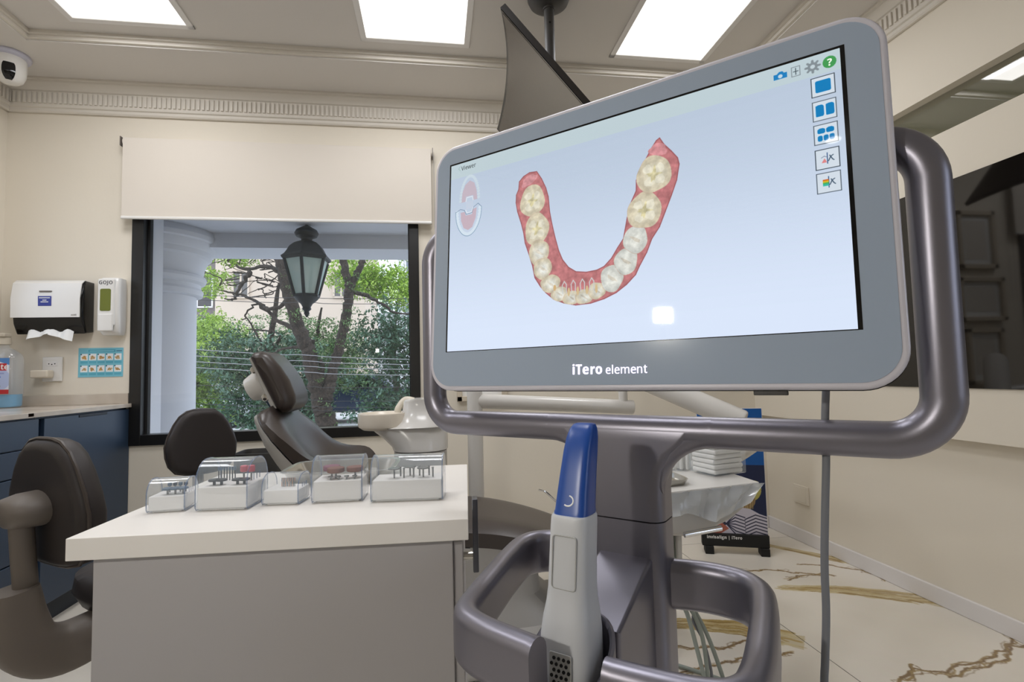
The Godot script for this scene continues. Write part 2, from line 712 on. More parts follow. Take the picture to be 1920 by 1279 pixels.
func cornices() -> void:
	var prof := P2([0, 2.445, 0.014, 2.445, 0.02, 2.452, 0.02, 2.466, 0.028, 2.470, 0.032, 2.478, 0.032, 2.552, 0.04, 2.556, 0.044, 2.566, 0.052, 2.578, 0.064, 2.588, 0.066, 2.598, 0.075, 2.600, 0.075, SOFFIT, 0, SOFFIT])
	var runs := [
		["trim_1", Transform3D(Basis(Vector3(0, 0, 1), Vector3.UP, Vector3(-1, 0, 0)), Vector3(XR, 0, ZW)), XR - XL],
		["trim_2", Transform3D(Basis(Vector3(-1, 0, 0), Vector3.UP, Vector3(0, 0, -1)), Vector3(XR, 0, ZB)), ZB - ZW],
		["trim_3", Transform3D(Basis(Vector3(1, 0, 0), Vector3.UP, Vector3(0, 0, 1)), Vector3(XL, 0, ZW)), ZB - ZW],
	]
	for r in runs:
		var t := room(r[0])
		var s := Shape.new()
		prism(s, prof, 0, r[2], r[1])
		part("cornice", s, M.plaster, t, 30)
		var d := Shape.new()
		var n := int(r[2] / 0.0243)
		for i in n:
			box(d, r[1] * Vector3(0.0345, 2.515, 0.0243 * (i + 0.5)), r[1].basis * Vector3(0.012, 0.058, 0.0125))
		part("dentils", d, M.plaster, t).set_meta("kind", "stuff")


func floor_tiles() -> void:
	# one drawing of the stone for the whole floor: cream ground, gold bands and thin brown veins
	var W := 1280
	var H := 1800
	var x0 := XL
	var z0 := ZW
	var sx := W / (XR - XL)
	var sz := H / (ZB - ZW)
	var im := Image.create(W, H, false, Image.FORMAT_RGB8)
	im.fill(c8(231, 225, 213))
	var nz := FastNoiseLite.new()
	nz.seed = 4
	nz.frequency = 0.004
	nz.fractal_octaves = 4
	for y in range(0, H, 2):
		for x in range(0, W, 2):
			var k := nz.get_noise_2d(x, y) * 0.035
			im.fill_rect(Rect2i(x, y, 2, 2), Color(0.905 + k, 0.88 + k, 0.835 + k * 1.2))
	var to := func(p: Array) -> Vector2: return Vector2((p[0] - x0) * sx, (p[1] - z0) * sz)
	var bands := [
		[[[0.82, -2.04], [1.145, -1.92], [1.305, -1.775]], 0.12],
		[[[0.3, -2.2], [0.82, -2.04]], 0.05],
		[[[1.50, -2.22], [1.756, -2.15], [1.927, -2.05], [2.07, -1.95]], 0.11],
		[[[1.78, -2.80], [1.975, -2.55], [2.06, -2.40]], 0.05],
		[[[-1.4, -0.9], [-0.6, -0.5], [0.3, -0.4]], 0.08], [[[-0.8, 1.1], [0.2, 1.5], [1.3, 1.4]], 0.08],
		[[[-1.2, -1.9], [-0.7, -1.6], [-0.2, -1.55]], 0.05],
	]
	for b in bands:
		var cv: Array = b[0]
		var left := PackedVector2Array()
		var right := PackedVector2Array()
		for i in 41:
			var f: float = i / 40.0 * (cv.size() - 1)
			var j := mini(int(f), cv.size() - 2)
			var a: Vector2 = to.call(cv[j])
			var c: Vector2 = to.call(cv[j + 1])
			var p := a.lerp(c, f - j)
			var wd: float = b[1] * sx * (0.08 + 0.42 * sqrt(i / 40.0))
			var o := (c - a).orthogonal().normalized()
			left.append(p + o * (wd + 9 * nz.get_noise_2d(p.x * 5, p.y * 5)))
			right.append(p - o * (wd + 9 * nz.get_noise_2d(p.y * 5, p.x * 5)))
		right.reverse()
		left.append_array(right)
		fill_poly(im, left, c8(214, 201, 170), 0.12, nz)
		for k in 44:                     # many fine streaks make a band
			var off: float = rng.randf_range(-0.5, 0.5) * b[1]
			var s := rng.randf_range(0.0, 0.35)
			var e := rng.randf_range(0.65, 1.0)
			var pts := []
			for i in 41:
				var f := lerpf(s, e, i / 40.0) * (cv.size() - 1)
				var a: Vector2 = to.call(cv[mini(int(f), cv.size() - 2)])
				var c: Vector2 = to.call(cv[mini(int(f), cv.size() - 2) + 1])
				var p := a.lerp(c, f - mini(int(f), cv.size() - 2))
				var taper := sqrt(clampf(f / (cv.size() - 1), 0.0, 1.0))
				p += (c - a).orthogonal().normalized() * off * sx * (0.15 + 0.95 * taper)
				p += Vector2(nz.get_noise_2d(p.x * 6 + k * 40, p.y * 6), nz.get_noise_2d(p.y * 6, p.x * 6 + k * 90)) * 5
				pts.append(p)
			stroke(im, pts, rng.randf_range(1.5, 5.0), [c8(176, 152, 96), c8(196, 176, 128), c8(150, 124, 72), c8(205, 190, 150)][k % 4], rng.randf_range(0.25, 0.6))
	var veins := [
		[[1.40, -1.50], [1.526, -1.56], [1.609, -1.53], [1.82, -1.566], [1.93, -1.60], [2.049, -1.66]],
		[[1.60, -1.50], [1.75, -1.53], [1.88, -1.55], [1.99, -1.62], [2.05, -1.60]],
		[[1.44, -1.52], [1.50, -1.545], [1.55, -1.575]],
		[[0.735, -1.68], [1.042, -1.718], [1.223, -1.717]],
		[[0.82, -1.84], [1.0, -1.80], [1.20, -1.83]],
		[[1.607, -2.42], [1.70, -2.37], [1.831, -2.305]], [[1.80, -2.46], [1.945, -2.40], [2.04, -2.31], [2.05, -2.18]],
		[[1.62, -2.28], [1.70, -2.33], [1.86, -2.29]], [[0.9, -2.5], [1.3, -2.46], [1.6, -2.42]],
		[[-1.6, -1.3], [-1.0, -1.5], [-0.5, -2.0]], [[-0.9, -0.2], [-0.1, 0.3], [0.9, 0.2]], [[0.2, -1.2], [0.8, -1.0], [1.5, -0.7]],
	]
	for v in veins:
		for k in 3:
			var pts := []
			for i in 61:
				var f: float = i / 60.0 * (v.size() - 1)
				var j := mini(int(f), v.size() - 2)
				var a: Vector2 = to.call(v[j])
				var p := a.lerp(to.call(v[j + 1]), f - j)
				p += Vector2(nz.get_noise_2d(p.x * 9 + k * 70, p.y * 9), nz.get_noise_2d(p.y * 9 + k * 33, p.x * 9)) * (6 + 5 * k)
				pts.append(p)
			stroke(im, pts, 2.6 - 0.6 * k, c8(128, 104, 74) if k != 1 else c8(156, 132, 88), 0.75 - 0.2 * k)
	var m := picture("marble", im, 0.2)
	m.texture_repeat = true
	var fl := room("floor")
	part("bed", bx(Vector3(XL - 0.2, -0.12, ZW - 0.2), Vector3(XR, -0.004, ZB + 0.2)), M.joint, fl)
	var xs := [XL, -1.09, 0.11, 1.31, XR]
	var zs := [ZW, -2.85, -0.45, 1.95, ZB]
	for i in 4:
		for j in 4:
			var g := 0.0012
			var lo := Vector3(xs[i] + g, -0.02, zs[j] + g)
			var hi := Vector3(xs[i + 1] - g, 0, zs[j + 1] - g)
			var v := [Vector3(lo.x, 0, lo.z), Vector3(hi.x, 0, lo.z), Vector3(hi.x, 0, hi.z), Vector3(lo.x, 0, hi.z)]
			var vv := PackedVector3Array()
			var nn := PackedVector3Array()
			var uv := PackedVector2Array()
			var add := func(a: Vector3, b: Vector3, c: Vector3, d: Vector3, n: Vector3) -> void:
				for p in [a, b, c, a, c, d]:
					vv.append(p)
					nn.append(n)
					uv.append(Vector2((p.x - x0) * sx / W, (p.z - z0) * sz / H))
			add.call(v[0], v[1], v[2], v[3], Vector3.UP)
			for k in 4:
				var a: Vector3 = v[k]
				var b: Vector3 = v[(k + 1) % 4]
				add.call(b, a, a - Vector3(0, 0.02, 0), b - Vector3(0, 0.02, 0), (b - a).cross(Vector3.UP).normalized())
			var arr := []
			arr.resize(Mesh.ARRAY_MAX)
			arr[Mesh.ARRAY_VERTEX] = vv
			arr[Mesh.ARRAY_NORMAL] = nn
			arr[Mesh.ARRAY_TEX_UV] = uv
			var am := ArrayMesh.new()
			am.add_surface_from_arrays(Mesh.PRIMITIVE_TRIANGLES, arr)
			put("tile", am, m, fl)


func ceiling_lights() -> void:
	var glow := mat("panel_glow", c8(255, 255, 255), 0.5)
	glow.emission_enabled = true
	glow.emission = c8(255, 253, 250)
	glow.emission_energy_multiplier = 1.6
	var w := 0.474
	var cols := [-1.353, -0.068, 1.197]
	var rows := [-2.279, -1.003]
	for j in rows.size():
		for i in cols.size():
			if i == 2 and j == 1:
				continue
			var label: String = ["square white ceiling light panel over the stool", "square white ceiling light panel straight above the white top", ""][i]
			if j == 0:
				label = ["square white ceiling light panel over the towel dispenser corner", "square white ceiling light panel between the blind and the television", "square white ceiling light panel between television pole and glass strip"][i]
			one_panel(Vector3(cols[i], CEIL, rows[j]), w, glow, label, "")
	one_panel(Vector3(3.157, CEIL, rows[0] + 0.006), w, glow, "square white ceiling light panel seen through the glass strip", "")


func one_panel(at: Vector3, w: float, glow: Material, label: String, group: String) -> void:
	var t := thing("ceiling_light", label, "ceiling light", at, 0, group)
	var f := Shape.new()
	var b := 0.028
	for q in [[0, 1], [0, -1], [1, 0], [-1, 0]]:
		var c := Vector3(q[0], 0, q[1]) * (w / 2 + b / 2)
		box(f, c + Vector3(0, -0.004, 0), Vector3(w + 2 * b if q[0] == 0 else b, 0.008, w + 2 * b if q[1] == 0 else b), 0.002)
	part("frame", f, M.white_matt, t)
	var p := Shape.new()
	box(p, Vector3(0, -0.0015, 0), Vector3(w, 0.003, w))
	part("diffuser", p, glow, t)
	var l := AreaLight3D.new()
	l.name = "panel_light"
	l.area_size = Vector2(w - 0.01, w - 0.01)
	l.area_normalize_energy = true
	l.light_energy = 0.82
	l.light_color = c8(250, 251, 255)
	l.area_range = 12.0
	l.area_attenuation = 2.0
	l.shadow_enabled = true
	t.add_child(l)
	l.rotation_degrees = Vector3(-90, 0, 0)
	l.position = Vector3(0, -0.0095, 0)


func window_and_blind() -> void:
	var win := room("window_1")
	var x0 := -1.603
	var x1 := -0.083
	var y0 := 0.662
	var y1 := 2.02
	var f := Shape.new()
	var zf := ZW + 0.012
	for b in [[x0, y0, x0 + 0.058, y1], [x1 - 0.055, y0, x1, y1], [x0 + 0.058, y0, x1 - 0.055, y0 + 0.056], [x0 + 0.058, y1 - 0.056, x1 - 0.055, y1]]:
		box(f, Vector3((b[0] + b[2]) / 2, (b[1] + b[3]) / 2, zf - 0.045), Vector3(b[2] - b[0], b[3] - b[1], 0.09), 0.003)
	part("window_frame", f, M.black_frame, win)
	var g := Shape.new()
	for b in [[x0 + 0.058, y0 + 0.056, x0 + 0.07, y1 - 0.056], [x1 - 0.062, y0 + 0.056, x1 - 0.055, y1 - 0.056]]:
		box(g, Vector3((b[0] + b[2]) / 2, (b[1] + b[3]) / 2, zf - 0.06), Vector3(b[2] - b[0], b[3] - b[1], 0.03))
	part("gasket", g, M.rubber, win)
	part("pane", bx(Vector3(x0 + 0.05, y0 + 0.05, zf - 0.066), Vector3(x1 - 0.05, y1 - 0.05, zf - 0.060)), M.window_glass, win)
	# roller blind, two thirds up
	var t := thing("roller_blind", "cream roller blind pulled half down over the window", "blind", Vector3(-0.82, 2.31, ZW + 0.05))
	var s := Shape.new()
	box(s, Vector3(0, -0.215, 0.0), Vector3(1.63, 0.43, 0.0016))
	part("cloth", s, M.blind_cloth, t)
	var r := Shape.new()
	cyl(r, Vector3(-0.82, -0.018, -0.024), Vector3(0.82, -0.018, -0.024), 0.022)
	part("roller", r, M.blind_cloth, t)
	var bar := Shape.new()
	box(bar, Vector3(0, -0.437, 0), Vector3(1.634, 0.016, 0.016), 0.005)
	part("bottom_bar", bar, M.white_plastic, t)
	for x in [-0.826, 0.826]:
		var br := Shape.new()
		box(br, Vector3(x, -0.02, -0.022), Vector3(0.004, 0.05, 0.055))
		part("bracket", br, M.grey_plastic, t)
	var ch := Shape.new()
	tube(ch, PackedVector3Array([Vector3(0.832, -0.03, -0.01), Vector3(0.832, -0.9, -0.012)]), 0.0012, 6)
	tube(ch, PackedVector3Array([Vector3(0.832, -0.03, -0.035), Vector3(0.832, -0.9, -0.037)]), 0.0012, 6)
	part("chain", ch, M.cabinet_grey, t)
	# three framed diplomas on the same wall, seen as reflections in the dark glass
	var spots := [[0.277, 1.83, 0.30, 0.40], [0.268, 1.42, 0.36, 0.30], [0.268, 1.03, 0.29, 0.38]]
	for i in 3:
		var q: Array = spots[i]
		var d := thing("picture_frame", ["pale framed diploma, top of the three on the window wall", "wide pale framed diploma, middle of the three on the window wall", "pale framed diploma, lowest of the three on the window wall"][i], "picture frame", Vector3(q[0], q[1] - q[3] / 2, ZW + 0.002))
		var fr := Shape.new()
		for k in [[-1, 0], [1, 0], [0, 1], [0, -1]]:
			box(fr, Vector3(k[0] * (q[2] / 2 - 0.015), q[3] / 2 + k[1] * (q[3] / 2 - 0.015), 0.016), Vector3(0.03 if k[0] else q[2], 0.03 if k[1] else q[3], 0.028), 0.003)
		part("frame", fr, mat("pale_wood_%d" % i, c8(206, 194, 174), 0.5), d)
		var mt := Shape.new()
		box(mt, Vector3(0, q[3] / 2, 0.006), Vector3(q[2] - 0.05, q[3] - 0.05, 0.004))
		part("mount", mt, M.paper, d)
		var sh := Shape.new()
		box(sh, Vector3(0, q[3] / 2, 0.009), Vector3(q[2] - 0.13, q[3] - 0.13, 0.002))
		part("sheet", sh, M.plaster, d)


func right_wall() -> void:
	# a white panel that stands out from the wall and carries a sheet of dark glass
	var t := thing("wall_panel", "long white wall panel with a dark reflecting glass sheet", "panel", Vector3(XR, 0.697, 0))
	part("body", bx(Vector3(-0.06, 0, ZW), Vector3(0, 1.206, 0.42), 0.003), M.wall_paint, t)
	part("dark_glass", bx(Vector3(-0.066, 0.201, -2.92), Vector3(-0.06, 1.005, 0.34)), M.tinted_glass, t).set_meta("label", "dark reflecting glass sheet")
	# blank wall plate near the floor
	var a := PX(1489, 906, XR)
	var b := PX(1519, 950, XR)
	var p := thing("wall_plate", "blank square white plate low on the right wall", "wall plate", Vector3(XR, b.y, (a.z + b.z) / 2))
	var s := Shape.new()
	box(s, Vector3(-0.004, (a.y - b.y) / 2, 0), Vector3(0.008, a.y - b.y, absf(a.z - b.z)), 0.003)
	part("cover", s, M.wall_paint, p)
	var s2 := Shape.new()
	box(s2, Vector3(-0.0085, (a.y - b.y) / 2, 0), Vector3(0.002, (a.y - b.y) * 0.78, absf(a.z - b.z) * 0.7), 0.001)
	part("insert", s2, M.wall_paint, p)


# ---------------------------------------------------------------- left: cabinets, wall things
func left_side() -> void:
	# two floor cabinets along the left wall and more toward the camera
	var zc := [ZW, -2.405, -1.75, -1.1]
	for i in 3:
		var z0: float = zc[i]
		var z1: float = zc[i + 1]
		var door := i == 0
		var t := thing("floor_cabinet", ["dark blue floor cabinet with one plain door, beside the window wall", "dark blue floor cabinet with four drawers behind the stool", "dark blue floor cabinet with drawers, farthest from the window wall"][i], "cabinet", Vector3(XL, 0, (z0 + z1) / 2))
		var w := z1 - z0
		part("body", bx(Vector3(0.001, 0.09, -w / 2 + 0.001), Vector3(0.60, 0.866, w / 2 - 0.001)), M.blue_front, t)
		part("toe_kick", bx(Vector3(0.001, 0, -w / 2 + 0.001), Vector3(0.585, 0.088, w / 2 - 0.001)), M.dark_kick, t)
		if door:
			var d := Shape.new()
			box(d, Vector3(0.61, 0.475, -0.012), Vector3(0.018, 0.765, w - 0.03), 0.002)
			part("door", d, M.blue_front, t)
			var e := Shape.new()
			box(e, Vector3(0.61, 0.85, -0.02), Vector3(0.024, 0.012, w * 0.32), 0.002)
			part("grip", e, M.dark_kick, t)
		else:
			var ys := [0.095, 0.317, 0.492, 0.64, 0.745, 0.862]
			for k in 5:
				var d := Shape.new()
				box(d, Vector3(0.61, (ys[k] + ys[k + 1]) / 2, 0), Vector3(0.018, ys[k + 1] - ys[k] - 0.005, w - 0.006), 0.002)
				part("drawer", d, M.blue_front, t)
	var wt := thing("worktop", "pale stone worktop with backsplash over the blue cabinets", "worktop", Vector3(XL, 0.8665, 0))
	part("slab", bx(Vector3(0.001, 0, ZW + 0.001), Vector3(0.632, 0.02, -1.1), 0.002), M.stone_top, wt)
	part("backsplash", bx(Vector3(0.001, 0.02, ZW + 0.001), Vector3(0.615, 0.075, ZW + 0.016), 0.002), M.stone_top, wt)
	var stain := Shape.new()
	box(stain, Vector3(0.6312, 0.0115, -2.34), Vector3(0.0016, 0.014, 0.03), 0.0006)
	part("brown_vein", stain, mat("brown_vein", c8(140, 112, 78), 0.4), wt)

	# paper towel dispenser
	var zf := -2.942
	var a := PZ(22, 520, zf)
	var b := PZ(150, 605, zf)
	var t := thing("towel_dispenser", "white and black paper towel dispenser with a towel hanging out", "towel dispenser", Vector3((a.x + b.x) / 2, 1.255, ZW))
	var w := b.x - a.x
	var body := Shape.new()
	var prof := PackedVector2Array([Vector2(0, 0.01), Vector2(0.12, 0.0), Vector2(0.165, 0.05), Vector2(0.18, 0.10), Vector2(0.185, 0.18), Vector2(0.16, 0.255), Vector2(0.12, 0.275), Vector2(0, 0.275)])
	var side := Basis(Vector3(0, 0, 1), Vector3.UP, Vector3(-1, 0, 0))      # x of the outline runs away from the wall
	for i in prof.size():
		prof[i].x *= 0.54
	prism(body, prof, -w / 2 - 0.006, w / 2, Transform3D(side, Vector3.ZERO), 0.010)
	part("housing", body, M.black_gloss, t)
	var cov := Shape.new()
	var cpts := PackedVector2Array([Vector2(0.05, 0.277), Vector2(0.122, 0.277), Vector2(0.165, 0.258), Vector2(0.19, 0.18), Vector2(0.186, 0.082), Vector2(0.172, 0.082), Vector2(0.174, 0.18), Vector2(0.15, 0.25), Vector2(0.05, 0.262)])
	for i in cpts.size():
		cpts[i].x = cpts[i].x * 0.54 + 0.002
	prism(cov, cpts, -w / 2 + 0.004, w / 2 + 0.004, Transform3D(side, Vector3.ZERO), 0.003)
	part("cover", cov, M.white_plastic, t)
	var lock := Shape.new()
	box(lock, Vector3(-0.005, 0.215, 0.0985), Vector3(0.056, 0.007, 0.012), 0.002)
	part("lock_slot", lock, M.grey_plastic, t)
	var lb := Shape.new()
	box(lb, Vector3(-0.005, 0.165, 0.1050), Vector3(0.06, 0.05, 0.003), 0.001, Basis(Vector3.RIGHT, 0.04))
	var lbo := part("sticker", lb, mat("sticker_blue", c8(50, 62, 150), 0.5), t)
	for k in 3:
		var s := Shape.new()
		box(s, Vector3(-0.005, [0.181, 0.169, 0.160][k], 0.1068), Vector3([0.05, 0.018, 0.034][k], 0.004, 0.001))
		part("print_line", s, M.paper, lbo)
	lettering("maker_name", "scott", 0.012, M.grey_plastic, t, Vector3(w / 2 - 0.03, 0.094, 0.1036))
	var tow := Shape.new()
	var cols := []
	for k in 2:
		var sx := -1.0 if k == 0 else 1.0
		var rings := []
		for i in 9:
			var u := i / 8.0
			var x := (lerpf(-0.095, 0.01, u) if k == 0 else lerpf(0.008, 0.11, u))
			var drop := 0.055 * (1 - u * 0.55) if k == 0 else 0.03 + 0.035 * u
			var wv := 0.006 * sin(u * 9 + k)
			rings.append(PackedVector3Array([Vector3(x, 0.025, 0.068 + wv), Vector3(x, 0.025, 0.070 + wv), Vector3(x, 0.025 - drop, 0.090 + wv * 2), Vector3(x, 0.025 - drop, 0.088 + wv * 2)]))
		loft(tow, rings)
	part("paper_towel", tow, M.paper, t)

	# soap dispenser
	a = PZ(175, 519, -2.945)
	b = PZ(220, 627, -2.945)
	var so := thing("soap_dispenser", "white wall soap dispenser with an olive window", "soap dispenser", Vector3((a.x + b.x) / 2 + 0.004, b.y, ZW))
	var sh := a.y - b.y
	var rings := []
	for q in [[0.0, 0.042, 0.060], [0.02, 0.048, 0.080], [0.08, 0.051, 0.090], [0.16, 0.051, 0.094], [0.24, 0.051, 0.092], [sh - 0.02, 0.049, 0.085], [sh, 0.045, 0.072]]:
		rings.append(ring_at(Vector3(0, q[0], q[2] / 2), q[1], q[2] / 2, 40, 5.0))
	var ss := Shape.new()
	loft(ss, rings)
	part("housing", ss, M.white_plastic, so)
	var fc := Shape.new()
	box(fc, Vector3(-0.004, sh * 0.56, 0.0905), Vector3(0.080, sh * 0.82, 0.02), 0.009)
	part("front_cover", fc, M.white_plastic, so)
	var ow := Shape.new()
	prism(ow, round_rect(0.05, 0.115, 0.008), 0, 0.003, Transform3D(Basis(), Vector3(-0.004, sh * 0.60, 0.0995)), 0.001)
	part("window", ow, mat("olive_soap", c8(112, 120, 52), 0.12), so)
	var pb := Shape.new()
	box(pb, Vector3(-0.004, 0.062, 0.097), Vector3(0.07, 0.09, 0.016), 0.007)
	part("push_bar", pb, M.white_plastic, so)
	lettering("maker_name", "GOJO", 0.026, M.dark_grey, so, Vector3(-0.004, sh * 0.90, 0.1005), Basis(), true)

	# socket with a plug in it
	a = PZ(82, 670, ZW)
	b = PZ(118, 715, ZW)
	var ou := thing("wall_socket", "white wall socket below the towel dispenser", "socket", Vector3((a.x + b.x) / 2, b.y, ZW))
	var os := Shape.new()
	box(os, Vector3(0, (a.y - b.y) / 2, 0.005), Vector3(b.x - a.x, a.y - b.y, 0.01), 0.004)
	part("plate", os, M.white_plastic, ou)
	var hs := Shape.new()
	box(hs, Vector3(0, (a.y - b.y) * 0.72, 0.0105), Vector3(0.052, 0.024, 0.003), 0.001)
	part("outlet", hs, M.white_matt, ou)
	for k in 3:
		var hd := Shape.new()
		cyl(hd, Vector3(-0.014 + 0.014 * k, (a.y - b.y) * 0.72 - (0.003 if k == 1 else 0.0), 0.0118), Vector3(-0.014 + 0.014 * k, (a.y - b.y) * 0.72 - (0.003 if k == 1 else 0.0), 0.0125), 0.003, -1, 10)
		part("pin_hole", hd, M.hole, ou)
	var plg := thing("plug", "pale beige plug in the wall socket", "plug", Vector3((a.x + b.x) / 2 - 0.03, b.y + 0.016, ZW + 0.01))
	var ps := Shape.new()
	box(ps, Vector3(0, 0.023, 0.025), Vector3(0.085, 0.042, 0.05), 0.009, Basis(), 3)
	part("casing", ps, mat("beige_plastic", c8(214, 204, 186), 0.4), plg)

	# hand washing notice
	var im := Image.create(250, 160, false, Image.FORMAT_RGB8)
	im.fill(c8(118, 190, 208))
	im.fill_rect(Rect2i(55, 10, 150, 14), c8(70, 160, 185))
	im.fill_rect(Rect2i(60, 15, 138, 4), c8(150, 210, 222))
	for rr in 2:
		for cc in 5:
			var ox := 12 + cc * 47
			var oy := 32 + rr * 64
			im.fill_rect(Rect2i(ox, oy, 40, 36), c8(238, 240, 240))
			im.fill_rect(Rect2i(ox, oy + 41, 40, 12), c8(88, 172, 194))
			im.fill_rect(Rect2i(ox, oy, 7, 7), c8(60, 90, 110))
			fill_poly(im, blob(ox + 20 + rng.randi_range(-3, 3), oy + 21, rng.randf_range(8, 15), rng.randf_range(5, 11), rng.randf_range(-0.9, 0.9), 0.35, cc + rr * 5), [c8(206, 164, 98), c8(196, 172, 130), c8(186, 150, 96)][(cc + rr) % 3])
			stroke(im, [Vector2(ox + 10, oy + 28), Vector2(ox + 20, oy + 14), Vector2(ox + 30, oy + 28)], 3, c8(178, 128, 66), 0.8)
	stroke(im, [Vector2(212, 18), Vector2(240, 18)], 4, c8(50, 90, 120), 0.8)
	a = PZ(148, 653, ZW)
	b = PZ(231, 706, ZW)
	var po := thing("hand_washing_notice", "small turquoise picture notice on hand washing under the soap dispenser", "notice", Vector3((a.x + b.x) / 2, b.y, ZW))
	var w2 := (b.x - a.x) / 2
	var h2 := a.y - b.y
	part("sheet", bx(Vector3(-w2, 0, 0), Vector3(w2, h2, 0.002)), M.paper, po)
	put("print", quad_mesh(Vector3(-w2, h2, 0.0024), Vector3(w2, h2, 0.0024), Vector3(w2, 0, 0.0024), Vector3(-w2, 0, 0.0024)), picture("notice_print", im), po)

	# big bottle of mouthwash at the left edge of the picture
	var bt := thing("mouthwash_bottle", "clear bottle of blue mouthwash with a printed label on the worktop", "bottle", Vector3(-2.125, 0.8866, -2.93))
	var shell_s := Shape.new()
	lathe(shell_s, [[0.078, 0.0], [0.084, 0.006], [0.085, 0.06], [0.085, 0.235], [0.078, 0.262], [0.05, 0.288], [0.028, 0.30], [0.028, 0.315]], Vector3.ZERO, 40, Basis(), 1.0, 0.6, 3.0)
	var bm := mat("bottle_plastic", Color(0.86, 0.90, 0.94, 0.18), 0.06)
	bm.transparency = BaseMaterial3D.TRANSPARENCY_ALPHA
	part("shell", shell_s, bm, bt)
	var liq := Shape.new()
	lathe(liq, [[0.075, 0.004], [0.081, 0.01], [0.082, 0.05], [0.082, 0.066]], Vector3.ZERO, 40, Basis(), 1.0, 0.6, 3.0)
	part("liquid", liq, mat("mouthwash", c8(86, 166, 208), 0.15), bt)
	var lim := Image.create(200, 200, false, Image.FORMAT_RGB8)
	lim.fill(c8(214, 220, 238))
	fill_poly(lim, blob(140, 120, 70, 60), c8(178, 192, 228))
	fill_poly(lim, P2([0, 0, 200, 0, 200, 40, 110, 10, 0, 26]), c8(80, 130, 190))
	lim.fill_rect(Rect2i(0, 30, 184, 40), c8(190, 38, 44))
	for k in 3:
		lim.fill_rect(Rect2i(20, 82 + k * 20, 150 - k * 20, 8), [c8(150, 160, 210), c8(84, 130, 214), c8(150, 120, 190)][k])
	fill_poly(lim, blob(100, 158, 14, 11), c8(100, 180, 60))
	fill_poly(lim, blob(140, 158, 9, 9), c8(90, 150, 60))
	lim.fill_rect(Rect2i(0, 176, 200, 24), c8(186, 40, 46))
	var lab := put("label", quad_mesh(Vector3(-0.07, 0.245, 0.0545), Vector3(0.072, 0.245, 0.0545), Vector3(0.072, 0.07, 0.0545), Vector3(-0.07, 0.07, 0.0545)), picture("bottle_label", lim, 0.35), bt)
	lettering("brand_name", "Colgate", 0.036, M.paper, lab, Vector3(0.004, 0.201, 0.0548), Basis(), true, 0.0004)
	var pc := Shape.new()
	cyl(pc, Vector3(0, 0.313, 0), Vector3(0, 0.35, 0), 0.034, 0.032, 24, 0.004)
	box(pc, Vector3(0.012, 0.36, 0.01), Vector3(0.04, 0.02, 0.05), 0.006)
	part("pump_cap", pc, mat("beige_cap", c8(196, 186, 168), 0.5), bt)
	# tap, most of it left of the picture
	var fb := PY(-30, 800, 0.8866)
	var fa := thing("tap", "bent chrome tap on the pale worktop", "tap", Vector3(-2.12, 0.8866, -2.62))
	var fs := Shape.new()
	cyl(fs, Vector3(0, 0, 0), Vector3(0, 0.03, 0), 0.026, 0.022)
	part("base", fs, M.chrome, fa)
	var fp := Shape.new()
	tube(fp, curve([Vector3(0, 0.02, 0), Vector3(0, 0.12, 0), Vector3(0.03, 0.19, 0), Vector3(0.10, 0.215, 0), Vector3(0.165, 0.19, 0), Vector3(0.187, 0.13, 0), Vector3(0.188, 0.115, 0)]), 0.0105, 14)
	part("spout", fp, M.chrome, fa)


